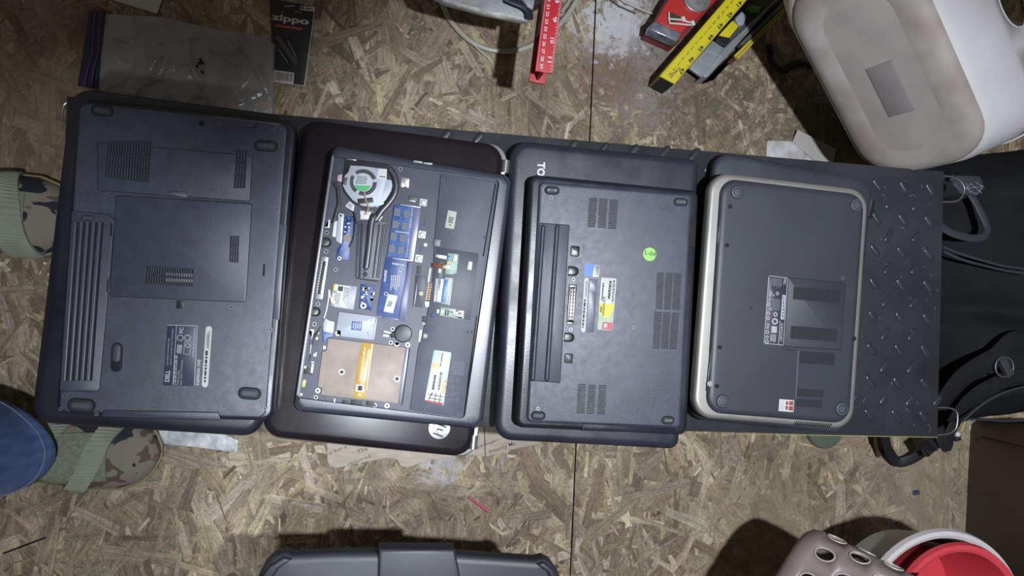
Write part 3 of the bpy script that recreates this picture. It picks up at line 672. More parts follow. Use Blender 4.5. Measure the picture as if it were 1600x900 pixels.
MB().tube(spline([(*P1('a', x, y, Zp), Zp+.002) for x, y in ((165, 425), (205, 470), (215, 560), (222, 660), (200, 740), (170, 850), (150, 900))]), .0015, 8, wide=.0022).build('black_cable', blkw, OP)
MB().tube(spline([(*P1('a', x, y, Zp), Zp+.002) for x, y in ((300, 690), (380, 740), (415, 830), (420, 900))] + [(*P1('b', x, y, Zp), Zp+.0015) for x, y in ((545, 60), (555, 200), (530, 340), (490, 420))]), .0010, 8).build('black_cable', blkw, OP)
pl('tape_scrap', 'a', [(150, 410), (240, 400), (240, 455), (165, 470)], .003, blk, .0006)
# display connector and left board
lb = pl('circuit_board', 'b', [(420, 60), (545, 60), (530, 380), (500, 420), (490, 575), (340, 560), (352, 440), (400, 380)], .0010, blue, .0003)
con = pl('display_connector', 'b', [(365, 28), (432, 30), (402, 385), (335, 345)], .0024, mat('connector_pale', (.50, .55, .63), .35, .3), .0006)
pl('white_tag', 'b', [(315, 112), (352, 116), (335, 305), (292, 296)], .0030, _M['white_paper'])
pl('white_tag', 'a', [(345, 632), (405, 680), (392, 755), (292, 690)], .0032, _M['white_paper'])
m = MB(); m.lines(P('a', [(345, 655), (390, 690), (380, 735), (315, 690)], Zp), 3, Zp+.0033, 5, .5, .7, True); m.build('printing', _M['print_dark'], C.objects['white_tag'])
pl('white_plug', 'a', [(470, 742), (590, 758), (632, 785), (590, 850), (470, 845)], .0014, _M['white_paper'], .0004)
pl('white_plug', 'a', [(478, 788), (575, 798), (568, 845), (470, 838)], .003, lite, .0008)
pl('white_plug', 'a', [(720, 800), (735, 815), (700, 868), (680, 862)], .0016, _M['white_paper'])
pl('white_plug', 'a', [(660, 690), (742, 640), (750, 660), (650, 712)], .003, ribl, .0004)
screw(OP, 'b', 392, 52, Zp+.0024, .0030, 'screw', _M['silver'])
for k in range(26):
    x, y = rnd.uniform(440, 530), rnd.uniform(70, 330); MB().box(P1('b', x, y, Zp), rnd.uniform(.0008, .0026), rnd.uniform(.0006, .002), Zp+.001, Zp+.0018, -.12).build('chip', [chipm, lite, chipm, _M['silver']][k % 4], lb)
MB().box(P1('b', 465, 318, Zp), .008, .007, Zp+.001, Zp+.0022, -.12).build('chip', mat('chip_tan', (.20, .15, .10), .5), lb)
screw(lb, 'b', 378, 552, Zp+.001, .0024, 'screw', lite)
pl('white_bracket', 'b', [(245, 98), (270, 100), (262, 195), (205, 190), (205, 180), (240, 178)], .0014, lite, .0003)
pl('red_plug', 'a', [(205, 330), (262, 312), (255, 400), (222, 412), (200, 385)], .0022, mat('plug_pink', (.45, .30, .36), .5), .0006)
pl('metal_chip', 'a', [(948, 352), (1050, 365), (1040, 470), (1015, 480), (1010, 465), (975, 462), (970, 474), (936, 460)], .0016, mat('warm_steel', (.42, .38, .37), .35, .6), .0006)
pl('black_chip', 'a', [(1042, 566), (1145, 580), (1135, 635), (1040, 618)], .0016, chipm); pl('edge_tag', 'a', [(1040, 612), (1118, 628), (1116, 642), (1040, 628)], .002, ribl)
pl('edge_tag', 'Cc', [(815, 289), (866, 296), (864, 306), (813, 299)], .0065, ribl, .0003); pl('edge_tag', 'Cc', [(872, 300), (922, 304), (918, 314), (868, 308)], .0065, ribl, .0003)
pl('edge_tag', 'a', [(305, 130), (425, 147), (425, 155), (303, 138)], .006, _M['silver'])
# memory
for nm_, col_ in (('memory_module', blue2),):
    me_ = pl('memory_module', 'e', [(118, 150), (432, 188), (345, 802), (33, 752)], .0026, blue2, .0004, label='translucent blue memory module with eight chips')
    Zm = Zp+.0026
    pl('edge_connector', 'e', [(352, 178), (432, 188), (345, 802), (270, 788)], .0008, mat('connector_lilac', (.17, .18, .30), .35, .3), 0, me_, Zm)
    for r_ in range(4):
        for c_ in range(2):
            x = 155-r_*21+c_*110-c_*r_*1.5; y = 238+r_*142+c_*20
            ca_ = P('e', [(x-34, y-50), (x+40, y-44), (x+34, y+50), (x-42, y+44)], Zm)
            MB().prism(ca_, Zm, Zm+.0011, .0002, segs=1).build('memory_chip', mat('memory_chip_grey', (.075, .085, .12), .45), me_)
    m = MB(); 
    for k in range(9): 
        if k != 4: m.box(P1('e', 336-k*3.5, 200+k*26, Zm), .0013, .0009, Zm, Zm+.0005, -.14)
    for k in range(9): m.box(P1('e', 292-k*3.4, 560+k*24, Zm), .0013, .0009, Zm, Zm+.0005, -.14)
    for k in range(8): m.box(P1('e', 142+k*20, 462+k*3, Zm), .0013, .0011, Zm, Zm+.0006, -.14)
    for k in range(14): m.box(P1('e', 200-k*10.5, 300+k*34, Zm), .0005, .0008, Zm, Zm+.0004, -.14)
    m.build('solder_parts', lite, me_, kind='stuff')
    pl('retainer', 'e', [(190, 140), (425, 172), (428, 185), (190, 155)], .0006, ribl, 0, me_, Zm); pl('retainer', 'e', [(100, 765), (345, 800), (340, 812), (100, 780)], .0008, ribl, 0, me_, Zm)
mb_ = pl('main_board', None, [(603, 401), (637, 406), (626, 499), (588, 492)], .0018, blue, .0004)
pl('edge_connector', None, [(638, 409), (644, 410), (634, 503), (622, 500), (624, 492)], .0034, _M['connector_lilac'], .0003, mb_)
pl('edge_connector', 'c', [(968, 482), (1145, 492), (1215, 510), (1212, 545), (965, 512)], .0030, _M['connector_lilac'], .0003, mb_)
wt = pl('white_sticker', 'c', [(1022, 220), (1137, 240), (1080, 447), (968, 424)], .0004, _M['white_paper'], 0, mb_, Zp+.0018)
m = MB(); z = Zp+.0023; m.lines(P('c', [(1035, 300), (1080, 308), (1060, 372), (1005, 362)], z), 4, z, 31, .4, .9, True); m.build('printing', _M['print_dark'], wt)
m = MB(); z = Zp+.0019
m.lines(P('c', [(1055, 0), (1170, 0), (1150, 215), (1040, 210)], z), 5, z, 33, .5, .6); m.lines(P('b', [(1000, 600), (1145, 625), (1140, 650), (995, 625)], z), 1, z+.001, 3, .2, 1, True); m.lines(P('b', [(905, 690), (940, 695), (920, 840), (895, 836)], z), 2, z, 3, .3, .9)
for (rg, x, y, r) in (('b', 1092, 682, 24), ('b', 1085, 730, 22), ('c', 1000, 218, 22)):
    c = P1(rg, x, y, z); m.frame(disc(c, pxs(rg, r), 16), disc(c, pxs(rg, r-6), 16), z, z+.0001)
m.build('printing', _M['print_white'], mb_)
for (x, y) in ((460, 125), (446, 500), (409, 780)):
    s_ = MB().box(P1('e', x, y, Zp), .0092, .0092, Zp, Zp+.0010, -.14, .0003); s_ = s_.build('screw_plate', mat('bracket_grey', (.30, .31, .36), .35, .5), OP)
    MB().prism(disc(P1('e', x, y, Zp), .0034, 16), Zp+.001, Zp+.0022, .001).build('screw', mat('screw_bright', (.60, .61, .63), .4, .2), s_)
MB().prism(disc(P1('e', 487, 620, Zp), .0022, 12), Zp, Zp+.001).build('white_stud', lite, OP)
for (x, y) in ((487, 372), (436, 670)): MB().box(P1('e', x, y, Zp), .0032, .0068, Zp, Zp+.0012, -.14).build('blue_clip', mat('clip_blue', (.015, .03, .14), .5), OP)
# wireless card, small board
wc = pl('wireless_card', 'c', [(378, 96), (430, 104), (662, 132), (618, 408), (400, 375), (345, 358), (360, 230)], .0014, mat('card_grey', (.22, .23, .30), .4), .0004)
ws = pl('card_sticker', 'c', [(432, 110), (582, 130), (542, 387), (396, 366), (365, 300), (368, 215), (420, 190)], .0004, mat('sticker_greyish', (.62, .64, .60), .55), .0003, wc, Zp+.0014)
m = MB(); z = Zp+.0019; m.box(P1('c', 466, 158, z), .0056, .0056, z, z+.0001, -.14); m.lines(P('c', [(510, 140), (575, 150), (545, 380), (480, 370)], z), 5, z, 40, .6, .5); m.lines(P('c', [(400, 200), (470, 210), (440, 360), (385, 350)], z), 5, z, 41, .65, .8)
m.build('printing', _M['print_dark'], ws)
for q_ in ([(378, 96), (430, 104), (420, 182), (370, 176)], [(338, 250), (362, 252), (402, 320), (385, 345), (345, 300)]): pl('gold_contact', 'c', q_, .0008, gold, .0004, wc, Zp+.0014)
MB().tube(spline([(*P1('c', x, y, Zp), Zp+.0026) for x, y in ((332, 168), (330, 240), (318, 330), (300, 420), (275, 505))]), .0009, 8).build('white_antenna_wire', lite, OP)
MB().tube(spline([(*P1('c', x, y, Zp), Zp+.0026) for x, y in ((340, 180), (350, 260), (375, 300))]), .0008, 8).build('white_antenna_wire', lite, OP)
sb = pl('small_board', 'c', [(702, 100), (875, 122), (830, 415), (680, 388)], .0012, blue, .0003)
for k in range(22):
    x, y = rnd.uniform(715, 850), rnd.uniform(120, 330); MB().box(P1('c', x, y, Zp), rnd.uniform(.0008, .004), rnd.uniform(.0008, .004), Zp+.0012, Zp+.002, -.14).build('chip', [chipm, lite, chipm, _M['silver']][k % 4], sb)
screw(sb, 'c', 733, 358, Zp+.0012, .0036, 'screw', lite)
# pale cage with blue sticker
cg = pl('card_cage', 'c', [(450, 428), (895, 486), (857, 762), (462, 716), (462, 655), (412, 648)], .0034, shield, .0004, bev=.0005)
bs = pl('blue_sticker', 'c', [(600, 538), (720, 550), (710, 652), (588, 640)], .0003, mat('sticker_navy', (.02, .07, .28), .5), 0, cg, Zp+.0034)
m = MB(); z = Zp+.0039; m.lines(P('c', [(608, 552), (712, 562), (702, 642), (598, 632)], z), 4, z, 44, .5, .8); m.build('printing', _M['print_white'], bs)
m = MB()
for k in range(7): m.box(P1('c', rnd.uniform(760, 850), rnd.uniform(500, 720), z), .001, .001, Zp+.0034, Zp+.0036)
m.build('cage_hole', chipm, cg, kind='stuff')
pl('cage_edge', 'c', [(878, 488), (897, 490), (860, 762), (840, 758)], .0036, mat('steel_edge', (.16, .17, .22), .4, .6), 0, cg)
screw(OP, 'c', 437, 680, Zp, .0034, 'screw', lite)
pl('side_plug', 'c', [(290, 500), (330, 530), (392, 545), (380, 680), (262, 660), (262, 560)], .0028, mat('plug_pale', (.45, .50, .60), .4, .3), .0008)
pl('side_board', 'c', [(250, 640), (380, 680), (375, 720), (310, 735), (290, 790), (255, 780)], .0012, blue)
# coin cell in black wrap
cell = MB().prism(disc(P1('c', 1200, 684, Zp), pxs('c', 97), 36), Zp, Zp+.0040, .0012).build('wrapped_coin_cell', mat('wrap_black', (.014, .015, .022), .42, spec=.5), OP)
MB().prism(rounded(P('c', [(1040, 690), (1120, 640), (1130, 730), (1060, 730)], Zp), .001), Zp, Zp+.0022, .001).build('wrap_tail', blk, cell)
pl('cell_plug', 'c', [(975, 645), (1062, 668), (1060, 690), (968, 668)], .0022, lite, .0005); pl('cell_plug', 'c', [(962, 690), (1040, 700), (1030, 728), (958, 718)], .0022, lite, .0005)
for (rg, x, y, mm) in (('c', 1077, 630, None), ('c', 1128, 800, None), ('c', 1055, 790, None), ('c', 203, 338, None), ('c', 160, 574, None), ('b', 222, 472, None), ('b', 228, 252, None), ('b', 335, 685, None), ('a', 943, 256, None), ('b', 770-5, 705+40, None), ('d', 280, 712, None), ('d', 872, 793, None), ('a', 600, 735, None)):
    screw(OP, rg, x, y, Zp, .0028)
for (x, y) in ((300, 645), (995, 798), (1202, 185), (1095, 178)): screw(OP, 'd', x, y, Zp, .0030, 'screw', _M['silver'])
# metal cover plate with amber flat cable
plm = mat('warm_plate_metal', (.27, .225, .20), .6, .15, var=.12, vscale=45, rvar=.03, bump=.1, bscale=300)
mp_ = pl('metal_plate', 'd', [(405, 118), (1182, 212), (1107, 776), (330, 686), (345, 622), (298, 600), (345, 255), (388, 240)], .0036, plm, .0006, bev=.0005)
pl('plate_side', 'd', [(1182, 212), (1216, 222), (1142, 786), (1107, 776)], .0022, mat('plate_flank', (.11, .115, .15), .4, .4), 0, mp_)
pl('gap_line', 'd', [(1216, 222), (1226, 224), (1150, 790), (1140, 788)], .0004, dark)
Zc = Zp+.0036; amb = mat('amber_film', (.40, .19, .02), .4, col2=(.52, .29, .05), vscale=60, spec=.6)
fx = pl('flat_cable', 'd', [(745, 158), (853, 172), (832, 300), (800, 500), (770, 727), (655, 716), (680, 500), (712, 310)], .0006, amb, .0004, mp_, Zc)
for q_ in ([(778, 200), (790, 202), (700, 705), (686, 703)], [(815, 330), (824, 332), (775, 640), (765, 638)]): pl('cable_trace', 'd', q_, .0001, mat('amber_dark', (.34, .15, .02), .4), 0, fx, Zc+.0006)
pl('cable_trace', 'd', [(842, 175), (855, 176), (792, 640), (782, 640)], .0001, mat('amber_light', (.72, .58, .25), .35), 0, fx, Zc+.0006)
ts = pl('paper_tag', 'd', [(686, 580), (772, 590), (764, 662), (680, 655)], .0004, _M['white_paper'], 0, fx, Zc+.0006)
pl('paper_tag', 'd', [(770, 445), (798, 448), (780, 552), (752, 548)], .0004, _M['white_paper'], 0, fx, Zc+.0006)
m = MB(); z = Zc+.0008; m.lines(P('d', [(762, 210), (782, 212), (740, 570), (710, 565)], z), 2, z, 50, .5, .9); m.lines(P('d', [(800, 230), (830, 235), (790, 430), (770, 425)], z), 2, z, 51, .5, .8)
m.lines(P('d', [(700, 672), (740, 676), (738, 702), (694, 698)], z), 4, z, 52, .4, 1); m.build('printing', mat('amber_print', (.85, .72, .45), .5), fx)
m = MB(); m.box(P1('d', 724, 620, Zc), .0050, .0056, Zc+.001, Zc+.0011, -.12); m.build('printing', _M['print_dark'], ts)
for (x, y) in ((540, 458), (1095, 527)):
    s_ = MB().prism(disc(P1('d', x, y, Zc), .0034, 18), Zc-.0001, Zc+.0003).build('hole_rim', _M['silver'], mp_)
    MB().prism(disc(P1('d', x, y, Zc), .0025, 18), Zc+.0002, Zc+.0005).build('screw_hole', blk, s_)
# left edge bits
dk = pl('docking_socket', None, [(502, 400.5), (513.3, 401.5), (503.8, 468), (492, 466.5)], .0012, mat('socket_metal', (.28, .29, .33), .35, .6), .0008)
pl('socket_slot', None, [(504.5, 408), (509.5, 408.5), (501, 460), (496, 459.5)], .0004, blk, 0, dk, Zp+.0012)
m = MB()
for k in range(12):
    for xx in (503.6, 510.2): m.box(P1(None, xx-k*.75, 410+k*4.2, Zp), .0009, .0016, Zp+.0012, Zp+.0020, -.14)
m.build('contact', lite, dk, kind='stuff')
def dlatch(reg, x0, y0, x1, y1, x2, y2, x3, y3, par, z):
    p = P(reg, [(x0, y0), (x1, y1), (x2, y2), (x3, y3)], z); rr = math.dist(p[1], p[2])*.48
    MB().prism(rounded(p, [0, rr, rr, 0]), z-.0001, z+.0004).build('latch_opening', dark, par)
    q_ = [quad_uv(p, u, v) for u, v in ((0.02, .14), (.80, .12), (.80, .88), (.02, .86))]
    MB().prism(rounded(q_, [0, rr*.75, rr*.75, 0]), z, z+.0012, .0005).build('latch_tab', lap_smooth, par)
dlatch('b', 162, 305, 292, 310, 280, 428, 150, 420, OP, Zp); dlatch('c', 112, 370, 240, 378, 228, 488, 100, 478, OP, Zp)
pl('hinge_plate', 'd', [(205, 25), (268, 32), (240, 122), (228, 120), (238, 50), (218, 45), (200, 110), (190, 108)], .0012, lite, .0002)
pl('gold_contact', 'd', [(142, 533), (180, 538), (168, 615), (132, 608)], .0006, mat('dull_gold', (.33, .27, .10), .4, .5))
for (x, y, w, h_, mm) in ((205, 158, 26, 36, 'clip_blue'), (232, 230, 16, 90, 'connector_ivory'), (265, 285, 16, 30, 'silver'), (283, 280, 12, 50, 'silver'), (250, 358, 30, 14, 'silver'), (245, 420, 22, 90, 'silver'), (172, 408, 26, 26, 'connector_ivory'), (292, 120, 22, 28, 'silver'), (305, 66, 18, 26, 'silver'), (288, 170, 22, 40, 'chip_grey'), (368, 212, 26, 34, 'silver'), (468, 745, 14, 45, 'silver'), (125, 682, 40, 26, 'connector_ivory'), (216, 335, 10, 40, 'clip_blue')):
    MB().box(P1('d', x, y, Zp), pxs('d', w, .28), pxs('d', h_, .28), Zp, Zp+.0014, -.13, .0003).build('small_part', _M[mm], OP)
pl('black_wedge', 'd', [(190, 400), (250, 470), (235, 482), (150, 475), (150, 450)], .0008, blk)
pl('cable_bundle', 'd', [(262, 80), (300, 40), (322, 0), (335, 0), (310, 60), (240, 200), (225, 330), (212, 330)], .0016, blkw)
for q_ in ([(545, 740), (620, 750), (615, 785), (540, 775)], [(630, 735), (745, 750), (742, 795), (625, 782)], [(785, 750), (870, 765), (860, 800), (778, 790)]): pl('black_tab', 'd', q_, .0006, blk)
# connectors at the right
g1 = pl('green_board', 'f', [(600, 115), (727, 130), (700, 352), (645, 368), (568, 360), (575, 300)], .0010, green, 0, OP, Zq)
pl('white_connector', 'f', [(668, 138), (712, 143), (700, 218), (655, 212)], .0018, lite, .0006, g1, Zq+.001)
pl('blue_tab', 'f', [(592, 148), (642, 152), (632, 196), (584, 190)], .002, mat('tab_blue', (.03, .16, .42), .4), 0, g1, Zq+.001)
pl('ribbon_cable', 'f', [(455, 122), (592, 148), (585, 192), (490, 178), (450, 160)], .0016, mat('ribbon_grey', (.20, .21, .26), .35, .4), .0005, OP, Zq)
pl('ribbon_cable', 'f', [(415, 230), (560, 248), (555, 300), (412, 276)], .002, mat('ribbon_brown', (.16, .045, .02), .35), .0003, OP, Zq)
pl('orange_tab', 'f', [(588, 202), (628, 208), (620, 244), (582, 238)], .002, mat('tab_orange', (.60, .28, .08), .4), 0, OP, Zq); pl('orange_tab', 'f', [(540, 256), (572, 262), (566, 296), (536, 292)], .0026, _M['tab_orange'], 0, OP, Zq)
pl('white_connector', 'f', [(572, 250), (636, 258), (628, 308), (566, 300)], .0026, lite, .0004, OP, Zq)
pl('black_tape', 'f', [(475, 200), (555, 205), (530, 440), (465, 430)], .0006, tray, 0, OP, Zq)
pl('silver_clip', 'f', [(488, 292), (522, 296), (515, 348), (480, 344)], .001, ribl, 0, OP, Zq)
rb = pl('ribbon_cable', 'f', [(445, 405), (555, 420), (520, 700), (420, 682)], .0016, ribl, .0004, OP, Zq)
for q_, mm in (([(485, 412), (525, 418), (492, 692), (455, 688)], 'ribbon_grey'), ([(446, 406), (456, 408), (432, 684), (422, 682)], 'chip_grey'), ([(503, 440), (515, 442), (500, 560), (488, 558)], 'ribbon_grey')): pl('ribbon_stripe', 'f', q_, .0002, _M[mm], 0, rb, Zq+.0016)
zf_ = pl('ribbon_socket', 'f', [(560, 400), (662, 408), (622, 732), (518, 705), (528, 560)], .0024, mat('socket_teal_grey', (.32, .38, .42), .4), .0004, OP, Zq)
pl('blue_tab', 'f', [(555, 425), (600, 430), (565, 700), (520, 690)], .0006, _M['tab_blue'], 0, zf_, Zq+.0024)
for q_ in ([(618, 415), (628, 416), (592, 705), (582, 703)], [(645, 415), (656, 416), (618, 725), (606, 722)]): pl('socket_edge', 'f', q_, .0006, lite, 0, zf_, Zq+.0024)
pl('white_connector', 'f', [(378, 290), (405, 294), (382, 465), (355, 458)], .0022, lite, .0003)
cb = pl('pin_strip', 'f', [(362, 462), (408, 468), (375, 682), (328, 672)], .0012, blk)
for k in range(10):
    for xx in (352, 388): MB().box(P1('f', xx+20-k*3.2, 480+k*20, Zp), .0026, .0010, Zp+.0012, Zp+.0022, -.14).build('contact_pin', mat('pin_bronze', (.30, .20, .12), .4, .5), cb)
pl('white_connector', 'f', [(322, 680), (412, 684), (385, 752), (332, 748)], .0024, lite, .0004)
pl('slot_cover', 'f', [(222, 370), (345, 382), (305, 755), (188, 738)], .0012, tray, .0004); pl('slot_cover', 'f', [(240, 262), (290, 268), (280, 362), (228, 355)], .0008, chipm, .0003)
screw(OP, 'f', 285, 590, Zp+.0012, .0022, 'screw', gold)
pl('slot_seam', 'f', [(232, 470), (244, 472), (210, 735), (198, 732)], .0016, _M['steel_edge'])
g2_ = pl('green_board', 'f', [(515, 745), (640, 765), (795, 797), (775, 892), (500, 850)], .0010, green, 0, OP, Zq)
for q_, mm in (([(470, 770), (502, 775), (494, 825), (462, 820)], 'connector_ivory'), ([(517, 772), (557, 778), (545, 835), (508, 830)], 'connector_ivory'), ([(665, 830), (788, 848), (780, 888), (760, 886), (762, 868), (660, 856)], 'connector_ivory'), ([(572, 780), (585, 782), (578, 850), (564, 848)], 'chip_grey'), ([(600, 785), (612, 786), (604, 852), (592, 850)], 'chip_grey')): pl('board_part', 'f', q_, .0014, _M[mm], .0003, g2_, Zq+.001)
for k in range(10): MB().box(P1('f', 640+(k % 5)*32, 782+(k//5)*24+(k % 5)*6, Zq), .0022, .0022, Zq+.001, Zq+.002).build('chip', [lite, gold, chipm][k % 3], g2_)
wo = pl('white_connector', 'f', [(842, 210), (888, 216), (876, 318), (822, 308)], .0014, lite, .0012, OP, Zq)
pl('lever', 'g', [(330, 70), (350, 75), (330, 135), (280, 128), (285, 115), (318, 118)], .0016, lite, .0002); pl('black_notch', 'g', [(285, 65), (320, 70), (310, 110), (280, 105)], .0008, blk)
pl('blue_button', 'g', [(352, 45), (383, 50), (378, 78), (348, 74)], .001, mat('clip_blue', (.015, .03, .14), .5), .0006, OP, Zq)
pl('side_lever', 'g', [(262, 165), (285, 170), (272, 262), (254, 258)], .0014, lite, .0004); pl('round_key', 'g', [(285, 180), (310, 182), (328, 200), (325, 228), (300, 242), (278, 236)], .0012, lap_smooth, .0008, OP, Zq)
# rim vents
grille(t, 'g', [(682, 442), (722, 444), (690, 672), (648, 660)], ZU-.0008, 1, 22, frame_m, dark, fy=.5)
grille(t, 'Cc', [(1285, 542), (1326, 550), (1302, 712), (1268, 706)], ZU-.0008, 1, 18, frame_m, dark, fy=.5)

# --- pair 3
t = thing('laptop', 'closed blue-black laptop marked TO under the laptop with the green dot', 'laptop', (*P1(None, 930, 460, Z1), Z1), 'lower laptops of the four pairs')
body(t, 'base', [(806, 226), (1092, 252), (1059, 697), (778, 684)], .018, Z1, ZL-.014, lap_smooth, .005, .006)
body(t, 'lid', [(799, 217), (1095, 248), (1062, 703), (772, 688)], [.024, .013, .013, .024], ZL-.0135, ZL, lap_tosh, .008, .011, 8)
m = MB(); m.text('TO', P1('E', 290, 191, ZL), P1('E', 287, 270, ZL), pxs('E', 40), ZL+.0002, .04); m.build('lid_lettering', mat('letter_silver', (.80, .80, .80), .4), t)
t = thing('laptop', 'black laptop upside down with round green dot sticker and colourful licence label', 'laptop', (*P1(None, 945, 475, ZL), ZL), 'upper laptops of the four pairs')
body(t, 'screen_lid', [(829, 272), (1092, 298), (1073, 680), (806, 668)], .010, ZL+.0005, ZL+.008, lap_smooth, .003)
body(t, 'base', [(829, 273), (1092, 299), (1072, 679), (807, 667)], .010, ZL+.0083, Z-.004, lap_smooth, .004, .005)
body(t, 'bottom_cover', [(843, 283), (1082, 304), (1064, 670), (823, 660)], .007, Z-.006, Z, lap_tex, .003, .004)
seam_cover('battery', t, None, [(844, 349), (889, 352), (874.5, 597.6), (829, 594)], Z, cover_m, dark, .001); bt = [o for o in C.objects if o.name.startswith('battery')][-1]
for (x0, x1) in ((848.5, 832), (870.5, 854)):
    a, b = P1(None, x0, 355, Z), P1(None, x1, 592, Z)
    MB().prism(capsule(a, b, .0030, 5), Z+.0004, Z+.0007).build('groove', dark, bt); MB().prism(capsule(a, b, .0022, 5), Z+.0005, Z+.0024, .0020, segs=4).build('ridge', cover_m, bt)
for q_ in ([(578, 392), (625, 392), (612, 560), (568, 558)], [(634, 395), (683, 397), (671, 565), (627, 562)], [(692, 400), (742, 402), (730, 570), (685, 568)]): grille(t, 'E', q_, Z, 1, 20, lap_tex, dark, fy=.45)
for q_ in ([(960, 810), (1000, 812)], [(1008, 812), (1050, 815)], [(1057, 815), (1098, 818)]):
    k = [(960, 810), (1008, 812), (1057, 815)].index(q_[0]); bot = ([(852, 165), (820, 163)], [(893, 168), (860, 166)], [(937, 170), (900, 168)])[k]
    tp = [(REG['E'][0]+x/3.6, REG['E'][1]+y/3.6) for x, y in q_]; bb = [(760+x/3.103, 430+y/3.103) for x, y in bot]
    grille(t, None, tp+bb, Z, 1, 26, lap_tex, dark, fy=.45)
for q_ in ([(815, 175), (852, 178), (840, 357), (806, 355)], [(857, 178), (893, 180), (880, 358), (845, 356)], [(900, 180), (935, 182), (922, 360), (887, 358)]): grille(t, 'F', q_, Z, 1, 24, lap_tex, dark, fy=.45)
for q_ in ([(445, 525), (483, 527), (475, 673), (437, 670)], [(495, 530), (532, 531), (522, 675), (486, 673)], [(545, 530), (583, 532), (575, 677), (538, 675)]): grille(t, 'F', q_, Z, 1, 20, lap_tex, dark, fy=.45)
foot(t, 'E', 350, 350, 388, 352, .0042, Z, dots=2); foot(t, 'E', 1075, 415, 1112, 417, .0042, Z, dots=3); foot(t, 'F', 868, 703, 893, 704, .0042, Z, dots=3); foot(t, 'F', 235, 680, 266, 681, .0042, Z)
for (rg, x, y) in (('E', 366, 393), ('F', 250, 646), ('F', 713, 254), ('h', 163, 299), ('h', 143, 651)): screw(t, rg, x, y, Z, .0024)
dlatch('h', 126, 205, 200, 210, 198, 278, 122, 274, t, Z); dlatch('h', 100, 672, 170, 676, 166, 742, 94, 738, t, Z)
for q_ in ([(147, 66), (202, 70), (198, 136), (143, 132)], [(104, 822), (156, 826), (152, 886), (100, 882)]):
    s_ = seam_cover('latch_button', t, 'h', q_, Z, lap_smooth, dark, .0012, lift=.0009)
dk = plate('docking_socket', t, 'h', [(132, 333), (187, 337), (165, 618), (114, 614)], Z, Z+.0005, dark, .0005)
for q_ in ([(136, 338), (183, 341), (181, 355), (135, 352)], [(138, 352), (146, 353), (128, 590), (120, 589)], [(172, 355), (180, 356), (166, 590), (157, 589)], [(118, 598), (162, 602), (161, 615), (117, 611)], [(152, 362), (164, 363), (150, 585), (136, 584)]): plate('socket_wall', dk, 'h', q_, Z+.0004, Z+.0013, mat('socket_grey', (.26, .24, .25), .4, .4))
m = MB()
for k in range(9):
    for xx in (149, 168): m.box(P1('h', xx-k*2.1, 375+k*25, Z), .0009, .0030, Z+.0005, Z+.0014, -.08)
m.build('contact', lite, dk, kind='stuff')
gd = MB().prism(disc(P1('h', 697, 123, Z), pxs('h', 49, Z), 36), Z, Z+.0003).build('green_dot_sticker', mat('lime_paper', (.28, .78, .14), .6), t, label='lime green round sticker with L-04 in ink')
m = MB(); m.text('L-04', P1('h', 662, 122, Z), P1('h', 736, 140, Z), pxs('h', 30), Z+.0005); m.build('handwriting', _M['print_dark'], gd)
wsk = plate('blue_sticker', t, 'h', [(235, 185), (352, 198), (342, 285), (238, 278)], Z, Z+.0003, mat('sticker_grey_blue', (.40, .44, .52), .4, .3), .0004)
plate('sticker_band', wsk, 'h', [(236, 187), (312, 196), (296, 281), (239, 276)], Z+.0003, Z+.0004, mat('sticker_royal', (.02, .12, .55), .4), 0, 0)
m = MB(); z = Z+.0004; m.lines(P('h', [(318, 205), (345, 210), (335, 278), (308, 275)], z), 3, z, 61, .5, .8); m.build('printing', _M['print_dark'], wsk)
b1 = MB().prism(capsule(P1('h', 253, 303, Z), P1('h', 230, 657, Z), pxs('h', 15)), Z, Z+.0003).build('barcode_strip', _M['white_paper'], t)
m = MB(); m.lines(P('h', [(236, 440), (250, 441), (234, 640), (222, 638)], z), 1, z, 62, .1, 1); m.lines(P('h', [(250, 310), (264, 312), (254, 430), (242, 428)], z), 2, z, 63, .5, .9); m.build('printing', _M['print_dark'], b1)
plate('grey_strip', t, 'h', [(275, 295), (330, 300), (305, 672), (252, 670)], Z, Z+.0002, mat('strip_slate', (.085, .095, .15), .35), .0004)
plate('grey_strip', t, 'h', [(277, 297), (329, 301), (321, 392), (271, 388)], Z+.0002, Z+.0004, mat('strip_slate_light', (.12, .13, .19), .35), .0004)
_k = 0
ls = plate('licence_sticker', t, 'h', [(358, 285), (466, 293), (437, 660), (329, 652)], Z, Z+.0003, mat('sticker_white', (.68, .70, .68), .5), .0018)
for q_, mm in (([(345, 470), (452, 478), (443, 570), (337, 560)], mat('sticker_green_blue', (.25, .45, .35), .5, col2=(.35, .55, .62), vscale=80)), ([(344, 468), (450, 475), (447, 500), (428, 545), (402, 578), (372, 560), (342, 540)], mat('sticker_yellow', (.78, .66, .05), .5)),
               ([(337, 560), (443, 570), (437, 655), (331, 648)], mat('sticker_green', (.30, .48, .18), .5, col2=(.45, .55, .45), vscale=70)), ([(368, 598), (440, 604), (436, 657), (360, 650)], mat('sticker_crimson', (.55, .07, .12), .5)), ([(378, 610), (400, 612), (396, 638), (374, 636)], _M['white_paper'])):
    plate('sticker_band', ls, 'h', q_, Z+.0002, Z+.00035+.00012*_k, mm, 0, 0); _k += 1
m = MB(); z = Z+.0010
m.lines(P('h', [(368, 325), (378, 326), (368, 450), (358, 449)], z), 1, z, 65, .1, 1); m.lines(P('h', [(415, 310), (432, 311), (420, 440), (402, 439)], z), 2, z, 66, .2, 1); m.lines(P('h', [(440, 305), (456, 306), (445, 470), (430, 469)], z), 3, z, 67, .6, .9)
